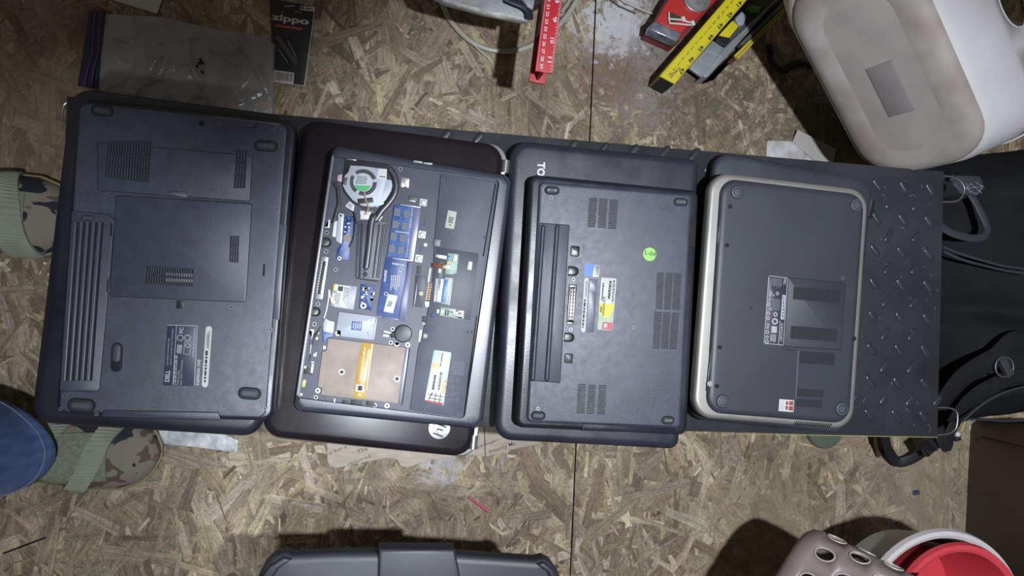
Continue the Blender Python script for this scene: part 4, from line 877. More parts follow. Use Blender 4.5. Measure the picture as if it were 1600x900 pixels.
m.lines(P('h', [(372, 420), (392, 421), (378, 560), (362, 556)], z), 2, z, 68, .6, .9); m.lines(P('h', [(350, 490), (366, 491), (360, 535), (348, 533)], z), 2, z, 69, .4, .9); m.build('printing', _M['print_dark'], ls)
plate('side_port', t, 'E', [(1145, 505), (1182, 510), (1172, 672), (1138, 665)], Z-.0035, Z-.0018, dark, .0006); grille(t, 'F', [(945, 492), (966, 493), (960, 636), (938, 634)], Z-.0014, 1, 18, lap_smooth, dark, fy=.5)
plate('drive_door', t, 'F', [(468, 722), (918, 736), (912, 768), (462, 755)], Z-.014, Z-.0028, lap_smooth, .001, .001); plate('gap_line', t, 'F', [(465, 716), (905, 730), (905, 734), (465, 720)], Z-.001, Z+.0001, dark)
for q_ in ([(225, 685), (228, 685), (208, 710), (205, 708)],): pass
m = MB(); 
for (x, y) in ((218, 690), (293, 690), (372, 694)):
    z = Z+.0002; m.box(P1('h', x+8, y, z), .0035, .0005, Z, z, 0); m.box(P1('h', x, y+10, z), .0005, .004, Z, z, -.1)
m.build('corner_mark', mat('faint_grey_print', (.075, .08, .12), .5), t)

# --- pair 4
t = thing('laptop', 'closed matte black laptop with hinge barrel under the rightmost laptop', 'laptop', (*P1(None, 1225, 455, Z1), Z1), 'lower laptops of the four pairs')
body(t, 'base', [(1123, 242), (1362, 286), (1322, 676), (1082, 651)], .02, Z1, ZL-.015, lap_smooth, .004)
body(t, 'lid', [(1118, 235), (1367, 281), (1326, 680), (1077, 655)], .024, ZL-.0145, ZL-.002, lap_matte, .006, .009)
a, b = P1('G', 1030, 330, ZL), P1('G', 1012, 425, ZL); MB().tube([(*a, ZL-.008), (*b, ZL-.008)], .0062, 14).build('hinge_barrel', lap_smooth, t)
t = thing('laptop', 'rightmost upper laptop with silver rim, rounded charcoal bottom and round feet', 'laptop', (*P1(None, 1222, 470, ZL), ZL), 'upper laptops of the four pairs')
srim = mat('satin_silver_rim', (.30, .285, .265), .45, .6, var=.08, vscale=30)
body(t, 'screen_lid', [(1112, 268), (1358, 297), (1333, 671), (1083, 652)], .026, ZL-.0015, ZL+.009, lap_smooth, .004, .005)
body(t, 'silver_rim', [(1111, 267), (1359, 297), (1334, 672), (1082, 652)], .027, ZL+.0093, Z-.005, srim, .005, .006, 6)
body(t, 'bottom_cover', [(1128, 277), (1353.5, 304), (1329, 663), (1104, 645)], .022, Z-.008, Z, lap_soft, .005, .009, 7)
m = MB()
for k in range(16):
    a = P1('H', 600+k*11.6, 745+k*.8, Z); m.box(a, .0012, .0055, Z-.0060, Z-.0046, -.5)
m.build('speaker_slots', dark, t, kind='stuff')
for (rg, x, y, r) in (('G', 258, 290, 38), ('G', 928, 362, 38), ('H', 222, 633, 34), ('H', 820, 672, 36)):
    c = P1(rg, x, y, Z); R = pxs(rg, r, Z); MB().prism(disc(c, R*1.08, 32), Z-.0001, Z+.00015).build('seam', dark, t)
    s_ = MB().prism(disc(c, R, 32), Z, Z+.0018, .0014, segs=4).build('round_foot', mat('foot_soft', (.055, .06, .08), .5), t); MB().frame(disc(c, R*.66, 24), disc(c, R*.56, 24), Z+.0017, Z+.0021, .0002).build('foot_ring', lap_smooth, s_)
for reg_, q_ in (('G', [(168, 342), (205, 342), (185, 575), (143, 575)]), ('H', [(158, 370), (190, 370), (178, 582), (138, 580)])):
    p = P(reg_, q_, Z-.0035); rr = .006
    MB().prism(rounded(p, [0, rr, rr, 0]), Z-.0052, Z-.0015, .0006).build('port_flap', lap_smooth, t)
for (rg, x, y) in (('G', 219, 370), ('G', 201, 588), ('H', 207, 362), ('H', 193, 557), ('H', 883, 318), ('H', 157, 545)):
    MB().prism(disc(P1(rg, x, y, Z), .0030 if x != 157 else .0034, 16), Z-.0001, Z+.0003).build('screw_hole', dark if x != 157 else _M['silver'], t)
for (rg, x, y) in (('H', 365, 163), ('H', 707, 45), ('j', 883, 96)): screw(t, rg, x, y, Z, .0026, 'screw', lap_soft if x != 883 else lightrib)
hc_ = seam_cover('access_cover', t, 'j', [(335, 92), (905, 145), (858, 815), (298, 776)], Z, lap_soft, dark, .0016)
grille(t, 'j', [(387, 180), (850, 216), (838, 346), (380, 305)], Z+.0006, 29, 1, lap_soft, dark, fx=.42); grille(t, 'j', [(362, 573), (820, 606), (810, 733), (354, 700)], Z+.0006, 29, 1, lap_soft, dark, fx=.42)
grille(t, 'H', [(610, 380), (786, 392), (780, 453), (606, 441)], Z, 22, 1, lap_soft, dark, fx=.42); grille(t, 'H', [(597, 568), (727, 576), (725, 615), (595, 608)], Z, 17, 1, lap_soft, dark, fx=.42); grille(t, 'H', [(594, 620), (723, 627), (720, 667), (592, 660)], Z, 17, 1, lap_soft, dark, fx=.42)
plate('moulded_line', t, 'H', [(600, 378), (607, 379), (594, 618), (587, 618)], Z, Z+.0006, lightrib, 0, .0002); plate('moulded_line', t, 'H', [(525, 372), (600, 378), (600, 380), (525, 374)], Z, Z+.0003, dark)
rl_ = plate('rating_label', t, 'j', [(137, 66), (331, 88), (290, 766), (86, 750)], Z, Z+.0003, mat('label_slate', (.030, .032, .048), .4), .0018)
z = Z+.0004; tx = MB(); zt = z
for (x0, y0, x1, y1, w) in ((137, 68, 328, 89, 6), (86, 746, 290, 762, 6)): tx.prism(P('j', [(x0+6, y0), (x1-6, y1), (x1-6, y1+w), (x0+6, y0+w)], z), z-.0001, z)
tx.prism(P('j', [(322, 95), (328, 95), (288, 755), (282, 755)], z), z-.0001, z); tx.prism(P('j', [(133, 75), (138, 75), (92, 745), (86, 745)], z), z-.0001, z); tx.prism(P('j', [(248, 520), (253, 520), (238, 755), (232, 755)], z), z-.0001, z)
tx.text('DELL', P1('j', 290, 98, z), P1('j', 284, 160, z), pxs('j', 22), z, .03)
for (x, y, r) in ((157, 240, 16), (223, 248, 17), (145, 308, 12), (135, 355, 20), (150, 402, 16), (132, 445, 18), (130, 495, 19), (204, 458, 23), (198, 528, 33), (130, 560, 14), (126, 590, 14), (124, 636, 19), (121, 685, 16), (118, 730, 19), (185, 265, 10), (150, 268, 12)):
    c = P1('j', x, y, z); tx.frame(disc(c, pxs('j', r), 14), disc(c, pxs('j', r*.55), 14), z-.0001, z)
tx.box(P1('j', 190, 610, z), pxs('j', 60), pxs('j', 66), z-.0001, z, -.08)
tx.lines(P('j', [(150, 655), (212, 660), (206, 740), (144, 734)], z), 5, z, 71, .4, .9); tx.lines(P('j', [(258, 545), (280, 547), (270, 735), (244, 733)], z), 3, z, 72, .5, .9)
tx.build('printing', mat('print_grey', (.42, .42, .46), .6), rl_)
tx = MB(); tx.lines(P('j', [(137, 90), (270, 98), (262, 200), (160, 190)], z), 9, z, 73, .3, .7); tx.lines(P('j', [(178, 300), (252, 306), (245, 425), (170, 418)], z), 6, z, 74, .3, .9); tx.build('printing', mat('print_dim', (.13, .13, .15), .6), rl_)
bs_ = plate('barcode_strip', rl_, 'j', [(275, 262), (307, 265), (290, 510), (256, 506)], Z+.0003, Z+.0005, mat('strip_pale_blue', (.50, .56, .66), .5), .0004)
m = MB(); m.lines(P('j', [(280, 280), (292, 281), (280, 500), (268, 499)], z), 1, z+.0002, 75, .1, 1); m.build('printing', _M['print_dark'], bs_)
wd = plate('window_sticker', t, 'H', [(508, 622), (582, 628), (578, 688), (503, 682)], Z, Z+.0003, mat('sticker_white', (.68, .70, .68), .5), .0004)
for q_ in ([(540, 633), (553, 634), (551, 652), (539, 651)], [(557, 634), (578, 632), (577, 654), (555, 653)], [(538, 656), (551, 656), (549, 676), (537, 675)], [(555, 657), (577, 658), (575, 682), (553, 678)]): plate('sticker_pane', wd, 'H', q_, Z+.0003, Z+.0005, mat('pane_rust', (.24, .06, .04), .5), 0, 0)
m = MB(); m.lines(P('H', [(512, 630), (532, 632), (528, 682), (507, 678)], z), 5, z, 77, .5, .8); m.build('printing', mat('print_grey', (.42, .42, .46), .6), wd)
# ------------------------------------------------------------------ smaller things on the floor
def W3(reg, x, y, z): return (*P1(reg, x, y, z), z)
def nz(x, y, s, seed=0): return mnoise.noise(Vector((x*s, y*s, seed*7.3)))
paper = _M['white_paper']
# clear zip bag
bagm = mat('hazy_polythene', (.40, .375, .35), .2, spec=.9, var=.15, vscale=30, alpha=.6, bump=.5, bscale=50, bdist=.004)
top = P('q', [(520, 68), (820, 85), (1080, 145), (1200, 160), (1300, 180), (1375, 222)], .004); bot = P(None, [(140, 300), (420, 300)], .004)
right = P('q', [(1375, 222), (1355, 310), (1368, 400), (1360, 560)], .004)
bag = thing('zip_bag', 'empty clear zip bag with blue zip band behind the leftmost laptops', 'bag', (*P1(None, 280, 110, 0), 0))
poly_b = P('q', [(1355, 310), (1368, 400), (1360, 560)], .004)
def bagz(x, y, u, v): return .004 + .010*max(0, math.sin(PI*u))**.6*max(0, math.sin(PI*min(1, v*1.0)))**.5*(.3+1.6*abs(nz(x, y*.4, 17))+1.0*abs(nz(x, y*.5, 45, 2))) + .0016*abs(nz(x, y, 130, 3)) + .007*max(0, 1-abs(nz(x+.3*y, y*.5, 13, 8))*9)*min(1, 6*u*(1-u)*2)*min(1, v*6) + .004*max(0, 1-abs(nz(x, y-.4*x, 26, 11))*9)*min(1, v*6)*min(1, 8*u*(1-u))
MB().sheet(top, P('q', [(470, 445), (700, 505), (1000, 600), (1362, 640)], .004), 90, 60, bagz, .0004, z0=.0012).build('pouch', bagm, bag, ang=80)
zt_ = P('q', [(452, 50), (492, 52), (528, 56)], .006); zb_ = P('q', [(388, 430), (430, 436), (490, 446)], .006)
def zipz(x, y, u, v): return .006 + .004*abs(nz(x, y, 14, 5)) + .0012*abs(math.sin(u*PI*3))
MB().sheet(zt_, zb_, 12, 40, zipz, .0012).build('zip_band', mat('zip_navy', (.008, .012, .045), .45), bag, ang=80)
MB().tube(spline([W3('q', x, y, .0095) for x, y in ((478, 60), (468, 150), (462, 260), (438, 350), (425, 430))]), .0012, 8).build('zip_ridge', mat('zip_purple', (.10, .04, .07), .4), bag)
MB().tube(spline([W3('q', x, y, .0095) for x, y in ((505, 60), (496, 150), (490, 260), (468, 350), (458, 430))]), .0012, 8).build('zip_ridge', _M['zip_purple'], bag)
m = MB()
for (x, y) in ((1000, 298), (1008, 310), (985, 330), (1010, 358), (995, 315)): m.prism(disc(P1('q', x, y, .015), .0018, 8), .004, .0155)
m.build('dirt_specks', dark, bag, kind='stuff')
# blister card
card = thing('blister_card', 'black hanging card with white zippo lettering and barcode beside the zip bag', 'package', (*P1(None, 455, 65, 0), 0))
cq = [(421, -3), (492.3, 10.5), (476.5, 134.5), (428, 128)]
cz = .0035
plate('backing_card', card, None, cq, .0008, cz-.0007, paper, .0012)
plate('card_face', card, None, [(421, -3), (491.6, 10.3), (475.2, 133.5), (428, 127)], cz-.0007, cz, mat('card_black', (.010, .009, .010), .35), .0012)
m = MB(); m.text('z', P1('k', 142, 182, cz), P1('k', 208, 192, cz), pxs('k', 62), cz+.0003, .03); m.text('pp', P1('k', 250, 190, cz), P1('k', 400, 218, cz), pxs('k', 56), cz+.0003, .03); m.text('o', P1('k', 422, 222, cz), P1('k', 496, 234, cz), pxs('k', 60), cz+.0003, .03)
# letters re-set as one word for even spacing
m = MB(); m.text('zippo', P1('k', 143, 180, cz), P1('k', 494, 232, cz), pxs('k', 72), cz+.0003, .035)
m.build('brand_lettering', mat('card_cream', (.60, .56, .46), .5), card)
m = MB(); m.prism(disc(P1('k', 248, 124, cz), .0022, 12), cz, cz+.0006); m.build('letter_dot', mat('card_red', (.30, .04, .03), .5), card)
rs_ = MB().prism(capsule(P1('k', 192, 240, cz), P1('k', 424, 272, cz), pxs('k', 16)), cz, cz+.0004).build('red_banner', _M['card_red'], card)
m = MB(); m.text('Genuine Flints', P1('k', 192, 246, cz), P1('k', 428, 280, cz), pxs('k', 17), cz+.0006); m.build('printing', mat('banner_pink', (.55, .30, .25), .5), rs_)
bp_ = plate('corner_badge', card, 'k', [(415, 52), (552, 66), (548, 108), (410, 92)], cz, cz+.0004, mat('card_cream', (.60, .56, .46), .5), .0012)
MB().prism(disc(P1('k', 432, 73, cz), pxs('k', 19), 16), cz+.0004, cz+.0006).build('badge_roundel', _M['card_red'], bp_)
m = MB(); m.lines(P('k', [(460, 70), (540, 80), (538, 96), (458, 86)], cz), 1, cz+.0006, 3, .3, 1, True); m.build('printing', _M['print_dark'], bp_)
bl_ = plate('barcode_label', card, 'k', [(168, 655), (358, 682), (350, 790), (165, 766)], cz, cz+.0003, mat('card_cream', (.60, .56, .46), .5))
m = MB(); q_ = P('k', [(180, 670), (346, 692), (340, 768), (177, 748)], cz); r_ = random.Random(4); u = 0
while u < 1:
    w_ = r_.choice((.012, .022, .035)); m.prism([quad_uv(q_, a, b) for a, b in ((u, 0), (min(1, u+w_), 0), (min(1, u+w_), 1), (u, 1))], cz+.0003, cz+.0004); u += w_+r_.choice((.014, .024))
m.build('bars', _M['print_dark'], bl_)
a, b = P1('k', 215, 375, cz), P1('k', 365, 590, cz)
MB().prism(capsule(a, b, pxs('k', 42), 12), cz, cz+.010, .009, .0045, segs=6).build('clear_blister', mat('blister_clear', (.30, .30, .30), .12, alpha=.22, spec=.9), card)
m = MB()
for (x0, y0, x1, y1) in ((215, 465, 300, 590), (300, 390, 380, 540)): m.tube([W3('k', x0, y0, cz+.004), W3('k', x1, y1, cz+.004)], .0009, 6)
m.build('flint_tube', mat('dim_silver', (.35, .35, .35), .3, .6), card)
m = MB(); m.prism(rounded(P('k', [(265, 55), (360, 50), (362, 60), (268, 66)], cz), .0004), cz, cz+.0002); m.prism(rounded(P('k', [(360, 105), (420, 112), (422, 120), (362, 114)], cz), .0004), cz, cz+.0002)
m.build('hang_slot_edge', mat('dim_silver', (.35, .35, .35), .3, .6), card)
# paper sheet at the top edge
single(MB().sheet(P(None, [(165, -25), (262, -25)], .002), P(None, [(178, 1), (245.5, 21.5)], .002), 10, 8, lambda x, y, u, v: .002+.002*abs(nz(x, y, 20)), .0004), 'paper_sheet', mat('plain_paper', (.62, .60, .56), .75, var=.04), 'plain white paper sheet behind the clear zip bag', 'paper', (*P1(None, 215, 5, 0), 0))
# twigs of wood near the bag
m = MB(); m.tube([W3('q', 465, 40, .003), W3('q', 500, 12, .004)], .0007, 5); m.tube([W3('q', 470, 12, .003), W3('q', 545, 52, .003)], .0008, 5); m.tube([W3('q', 485, 5, .0025), W3('q', 520, 42, .003)], .0005, 5)
single(m, 'wood_splinters', mat('splinter', (.42, .30, .16), .7), 'small pale wood splinters above the zip bag band', 'splinters', (*P1('q', 500, 30, 0), 0))
# crumpled strip below the leftmost laptop
single(MB().sheet(P('r', [(520, 255), (800, 255), (985, 340)], .004), P('r', [(560, 325), (650, 350), (820, 368), (980, 390)], .004), 60, 20, lambda x, y, u, v: .003+.006*abs(nz(x, y, 40))*math.sin(PI*min(1, max(0, v)))+.002*abs(nz(x, y, 120, 3)), .0005, z0=.0008), 'crumpled_wrapper',
       mat('marbled_white', (.30, .31, .35), .45, col2=(.72, .72, .74), vscale=55, detail=8, bump=.2, bscale=120), 'crumpled grey-white wrapper beside the camouflage shoe toe', 'wrapper', (*P1('r', 780, 330, 0), 0))
# printed cardboard under the middle laptops
kraft = mat('kraft_card', (.42, .34, .255), .7, var=.12, vscale=40, aniso=(1, 4, 1), bump=.15, bscale=200)
cb_ = thing('cardboard_sheet', 'flat kraft cardboard printed with required and Priority under the middle laptops', 'cardboard', (*P1(None, 700, 690, 0), 0))
ck = P('l', [(38, -120), (45, 240), (60, 272), (98, 286), (280, 248), (420, 222), (480, 232), (505, 272), (545, 283), (700, 232), (900, 200), (1040, 214), (1180, 176), (1345, 140), (1500, 60), (1500, -120)], .003)
MB().prism(ck, .0008, .003, .0005).build('card_panel', kraft, cb_)
m = MB(); m.prism(P('l', [(1024, 30), (1029, 30), (1036, 214), (1031, 214)], .003), .0030, .0032); m.build('crease', dark, cb_)
pg_ = mat('stamp_grey', (.13, .115, .10), .8); m = MB(); z = .0033
for (s_, x0, y0, x1, y1, h) in (('u for s', 58, 203, 170, 160, 22), ('Tha', 236, 196, 300, 172, 24), ('required', 178, 270, 318, 220, 22), ('package', 985, 162, 1100, 122, 20), ('Priority Ma', 1062, 196, 1225, 138, 24), ('r', 1108, 118, 1120, 112, 18)):
    m.text(s_, P1('l', x0, y0, z), P1('l', x1, y1, z), pxs('l', h, 0), z, .012)
m.build('printing', pg_, cb_)
# pink stick, black wire, blue chip
single(MB().tube([W3('x', 1065, 273, .003), W3('x', 1125, 318, .003)], .0022, 8), 'pink_stick', mat('pink_plastic', (.65, .08, .14), .5), 'short thin pink stick lying on the floor boards', 'stick', (*P1('x', 1095, 296, 0), 0))
single(MB().tube([W3('r', 12, 808, .0025), W3('r', 100, 775, .003), W3('r', 188, 742, .0025)], .0011, 8), 'black_wire', blkw, 'short straight black wire on the floor at lower left', 'wire', (*P1('r', 100, 775, 0), 0))
single(MB().box(P1('w', 1058, 414, 0), .012, .008, .0006, .003, .1, .0006), 'blue_chip', mat('chip_navy', (.035, .045, .085), .5), 'tiny dark blue square scrap on the floor boards', 'scrap', (*P1('w', 1058, 414, 0), 0))
# crumbs
m = MB(); r_ = random.Random(9)
for k in range(420):
    if k < 220: x, y = r_.gauss(1400, 90), r_.gauss(770, 60)
    elif k < 330: x, y = r_.gauss(1120, 80), r_.gauss(170, 50)
    else: x, y = r_.uniform(0, 1600), r_.choice((r_.uniform(0, 200), r_.uniform(700, 900)))
    m.box(P1(None, x, y, 0), r_.uniform(.0006, .0022), r_.uniform(.0005, .0015), .0004, .0014, r_.uniform(0, 3))
single(m, 'wood_crumbs', mat('crumb', (.55, .50, .40), .8), 'pale wood crumbs scattered over the floor boards', 'crumbs', (*P1(None, 1400, 770, 0), 0), kind='stuff')
# label scrap, folded card
lb_ = MB(); lb_.prism(rounded(P('u', [(108, 618), (240, 622), (330, 700), (330, 730), (104, 720)], .0015), [.004, .002, .002, 0, .003]), .0006, .0015, .0003)
single(lb_, 'white_label', mat('scuffed_white', (.74, .76, .84), .6, var=.0, col2=(.40, .36, .30), vscale=45, detail=8), 'white label scrap with rounded corner behind the rightmost laptops', 'label', (*P1('u', 200, 660, 0), 0))
m = MB(); m.sheet(P('u', [(243, 570), (412, 655)], .012), P('u', [(222, 622), (312, 705), (400, 715)], .004), 16, 10, lambda x, y, u, v: .012-.008*v+.002*nz(x, y, 30), .0008)
single(m, 'folded_card', mat('grey_card', (.36, .33, .29), .7, var=.06), 'folded beige card leaning beside the white label scrap', 'card', (*P1('u', 320, 650, 0), 0))
single(MB().prism(P('u', [(585, 722), (632, 700), (700, 738), (690, 760), (600, 750)], .003), .0008, .003, .0005), 'card_scrap', mat('tan_card', (.50, .42, .30), .7), 'small tan card scrap under the upturned white basket', 'card', (*P1('u', 640, 728, 0), 0))
# dark cable by the basket
single(MB().tube(spline([W3('m', x, y, .006) for x, y in ((1240, 425), (1262, 500), (1262, 590), (1330, 650), (1380, 680), (1440, 640), (1520, 600), (1600, 615), (1680, 640))]), .0045, 8, wide=.0055), 'dark_strap', blk, 'dark strap curling over the floor beside the upturned basket', 'strap', (*P1('m', 1380, 640, 0), 0))

# ------------------------------------------------------------------ metal shelf, tube and red beam level
shm = mat('scuffed_grey_metal', (.36, .38, .40), .5, .25, var=.18, vscale=30, bump=.4, bscale=90, rvar=.1, bdist=.002)
sh = thing('metal_shelf', 'weathered pale grey metal shelf carrying the red level', 'shelf', (*P1(None, 780, -60, 0), 0))
ZS = .188
sp_ = P(None, [(600, -190), (1010, -190), (1000, -70), (826, 18), (825, 33.5), (756, 20), (694, 3), (680, -4), (655, -60)], ZS)
MB().prism(sp_, ZS-.012, ZS, .003, .004).build('shelf_plate', shm, sh)
m = MB(); m.sheet(P('p', [(175, -6), (400, 50), (660, 120), (925, 165)], ZS+.001), P('p', [(175, 12), (400, 78), (660, 150), (925, 188)], ZS-.001), 60, 4, lambda x, y, u, v: ZS+.0015-.004*v*v+.0012*nz(x, y, 90), .003)
m.build('rolled_edge', mat('chalky_edge', (.55, .53, .50), .7, var=.3, vscale=80, bump=.5, bscale=200), sh, ang=80)
m = MB(); m.tube(spline([W3('p', x, y, ZS+.004) for x, y in ((735, -15), (800, 15), (880, 48), (925, 80), (948, 120), (950, 170))]), .004, 8, wide=.006); m.build('edge_strip', lap_smooth, sh)
pa = P('p', [(880, -20), (985, -20), (975, 78), (940, 60)], ZS+.010); MB().prism(pa, ZS, ZS+.010, .002).build('gusset', mat('gusset_grey', (.33, .34, .36), .5, .3), sh)
for (x, y) in ((660, -150), (970, -150)): MB().box(P1(None, x, y, ZS), .03, .03, .0005, ZS-.012).build('leg', steel, sh)
tb = mat('beige_tube', (.42, .38, .30), .35, spec=.6, var=.08)
single(MB().tube(spline([W3('p', x, y, .0052) for x, y in ((150, -60), (170, 10), (200, 90), (262, 200), (370, 320), (480, 398), (620, 448), (780, 458), (930, 425), (1080, 345), (1210, 235), (1310, 110), (1370, 10), (1390, -60))], 8), .0044, 12), 'hose_loop', tb, 'beige flexible tube curving under the grey shelf and red level', 'tube', (*P1('p', 780, 455, 0), 0))
single(MB().tube(spline([W3('p', x, y, .004) for x, y in ((1240, 110), (1290, 40), (1340, -40))], 6), .0028, 10), 'thin_tube', tb, 'thin beige tube running beside the hose loop', 'tube', (*P1('p', 1290, 30, 0), 0))
single(MB().tube([W3('p', 436, 378, .010), W3('p', 540, 480, .006), W3('p', 580, 510, .005), W3('p', 632, 575, .003)], .0010, 6), 'clear_sliver', mat('sliver', (.62, .64, .66), .3), 'thin clear plastic sliver touching the beige tube', 'sliver', (*P1('p', 540, 480, 0), 0))
redm = mat('red_enamel', (.52, .018, .030), .38, spec=.6, var=.06, vscale=30); redd = mat('red_enamel_web', (.30, .008, .016), .45)
lv = thing('beam_level', 'red aluminium beam level with centimetre and inch scale on the grey shelf', 'level', (*P1(None, 860, 20, ZS), ZS))
ZR = .237
tq = [('p', 1098, -80), ('p', 1256, -80), ('p', 1160, 656), ('p', 1008, 632)]
tr_ = [P1(r, x, y, ZR) for r, x, y in tq]
MB().prism(tr_, ZR-.003, ZR, .0006).build('top_flange', redm, lv)
ax = [tuple((Vector(tr_[0])+Vector(tr_[1]))/2), tuple((Vector(tr_[3])+Vector(tr_[2]))/2)]
dv = (Vector(ax[1])-Vector(ax[0])).normalized(); nv = Vector((-dv.y, dv.x))
def strip(w0, w1, a, b): return [tuple(Vector(ax[0])+dv*a+nv*w0), tuple(Vector(ax[0])+dv*b+nv*w0), tuple(Vector(ax[0])+dv*b+nv*w1), tuple(Vector(ax[0])+dv*a+nv*w1)]
LL = (Vector(ax[1])-Vector(ax[0])).length; hw = math.dist(tr_[2], tr_[3])/2
MB().prism(strip(-.0016, .0016, 0, LL-.003), ZS+.004, ZR-.003).build('web', redd, lv)
MB().prism(strip(-hw, hw, 0, LL), ZS+.0005, ZS+.004, .0006).build('bottom_flange', redm, lv)
gw = MB().prism(strip(-hw*.82, -.002, 0, LL-.058), ZS+.004, ZR-.006, .001).build('vial_block', mat('vial_block_grey', (.20, .17, .16), .4, var=.2, vscale=60), lv)
MB().prism(strip(.002, hw*.82, 0, LL-.058), ZS+.004, ZR-.006, .001).build('vial_block', _M['vial_block_grey'], lv)
m = MB(); zt = ZR+.0003
for k in range(19, 30):
    x = 1056-(k-29)*(-6.6)*-1; cx, cy = 1056+(29-k)*7.6, 590-(29-k)*66.5
    m.text(str(k), P1('p', cx-2, cy-24, zt), P1('p', cx-7, cy+20, zt), pxs('p', 26, ZR), zt, .02)
for k, cy in ((8, 0), (9, 172), (10, 360), (11, 530)):
    cx = 1202-cy*.125; m.text(str(k), P1('p', cx-12, cy-26, zt), P1('p', cx-16, cy+26, zt), pxs('p', 34, ZR), zt, .02)
for k in range(72):
    f = k/72; y = 640-f*11.3*60; x = 1160-.131*(y-656)*1.0; Ln = 26 if k % 6 == 0 else (18 if k % 3 == 0 else 12)
    m.prism(P('p', [(x-Ln-3, y-2), (x-3, y-1.2), (x-3, y+1.2), (x-Ln-3, y+.4)], zt), zt-.0001, zt)
for k in range(70):
    y = 620-k*9.5; x = 1010-.131*(y-632); m.prism(P('p', [(x+3, y-1), (x+12, y-1), (x+12, y+1), (x+3, y+1)], zt), zt-.0001, zt)
m.build('scale_print', mat('scale_white', (.72, .70, .70), .6), lv)

# ------------------------------------------------------------------ red torpedo level
tl = thing('torpedo_level', 'red torpedo level with chrome roundel and white cable ties', 'level', (*P1('m', 400, 150, 0), 0))
ZT = .062
rf = P('m', [(270, 0), (330, -110), (820, -110), (700, 20), (395, 320), (150, 205), (245, 40)], ZT)
MB().prism(rf, ZT-.010, ZT, .0015).build('face', mat('torpedo_red', (.50, .022, .020), .38, var=.06), tl)
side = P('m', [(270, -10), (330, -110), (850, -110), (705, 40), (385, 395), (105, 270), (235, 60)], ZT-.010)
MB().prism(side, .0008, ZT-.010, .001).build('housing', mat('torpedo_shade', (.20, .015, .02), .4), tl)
MB().prism(P('m', [(150, 205), (395, 318), (362, 402), (98, 285), (105, 235)], ZT+.0004), ZT-.022, ZT+.0004, .002).build('end_cap', mat('foil_blue', (.10, .14, .24), .3, .6, col2=(.50, .52, .55), vscale=55, bump=.4, bscale=120), tl)
c = P1('m', 540, -10, ZT); R = pxs('m', 142, ZT)
rd = MB().prism(disc(c, R, 36), ZT, ZT+.003, .001).build('chrome_roundel', mat('foil_silver', (.55, .55, .56), .3, .75, var=.3, vscale=120, bump=.6, bscale=300), tl)
MB().frame(disc(c, R*1.0, 36), disc(c, R*.82, 36), ZT+.002, ZT+.0052, .0008).build('roundel_ring', _M['silver'], rd)
MB().prism(rounded(P('m', [(262, 115), (300, 120), (395, 165), (385, 190), (280, 235), (268, 180)], ZT), .0012), ZT, ZT+.0005).build('slot_hole', mat('olive_dark', (.03, .028, .012), .6), tl)
for pth_ in ([(275, 180), (400, 190), (440, 205), (512, 222)], [(285, 222), (400, 232), (490, 242)], [(280, 120), (278, 180), (290, 232)]):
    MB().tube([W3('m', x, y, ZT+.003) for x, y in pth_], .0013, 8).build('cable_tie', lite, tl)
for (x, y) in ((408, 192), (498, 232)): MB().box(P1('m', x, y, ZT), .006, .008, ZT+.002, ZT+.006, .4, .0008).build('tie_head', lite, tl)
# stray wires at its left
single(MB().tube([W3('m', x, y, .006) for x, y in ((-260, -60), (-150, 20), (-60, 60), (20, 95), (130, 135))], .0018, 8), 'grey_wire', mat('wire_grey', (.42, .40, .38), .5), 'pale grey wire poking out left of the red torpedo level', 'wire', (*P1('m', 0, 80, 0), 0))
single(MB().tube([W3('m', x, y, .004) for x, y in ((-310, -20), (-200, 60), (-120, 95), (-40, 130))], .0014, 8), 'dark_wire', blkw, 'dark wire crossing the plaster stains near the red torpedo level', 'wire', (*P1('m', -150, 80, 0), 0))

# ------------------------------------------------------------------ yellow box-beam level
yl = thing('long_level', 'long yellow and grey spirit level with 41 to 47 inch scale', 'level', (*P1('m', 600, 400, 0), 0))
ZY = .060; yel = mat('yellow_enamel', (.80, .66, .015), .4, var=.03, vscale=30)
a0, a1 = P1('m', 925, -120, ZY), P1('m', 1135, -120, ZY)
yq = [P1('m', 740, -110+120-80, ZY), None]
E0 = Vector(P1('m', 190, 730, ZY)); E1 = Vector(P1('m', 335, 806, ZY)); dY = (Vector(P1('m', 820, 0, ZY))-E0).normalized(); LY = .42
MB().prism([tuple(E0), tuple(E1), tuple(E1+dY*LY), tuple(E0+dY*LY)], ZY-.003, ZY, .0006).build('scale_flange', yel, yl)
wn = (E1-E0).normalized()
MB().prism([tuple(E0+wn*.0005+dY*.001), tuple(E0+wn*.004+dY*.001), tuple(E0+wn*.004+dY*LY), tuple(E0+wn*.0005+dY*LY)], .0008, ZY-.003).build('side_wall', mat('shade_painted_yellow', (.50, .33, .02), .5), yl)  # yellow side wall, its shade painted into the ochre colour
MB().prism([tuple(E0+dY*.001), tuple(E1+dY*.001), tuple(E1+dY*.006), tuple(E0+dY*.006)], .0008, ZY-.003, .0008).build('end_cap', blk, yl)
ZW = .030; gr = mat('grey_level_body', (.27, .30, .33), .42, .3, var=.12, vscale=40)
MB().prism(P('m', [(480, 640), (630, 740), (1250, 60), (1420, -110), (1180, -110)], ZW), ZW-.006, ZW, .001).build('web', mat('web_charcoal', (.05, .052, .058), .5), yl)
MB().prism(P('m', [(470, 650), (700, 385), (815, 460), (600, 745)], ZW+.006), ZW, ZW+.006, .002).build('end_block', gr, yl)
ebk = [o for o in C.objects if o.name.startswith('end_block')][-1]
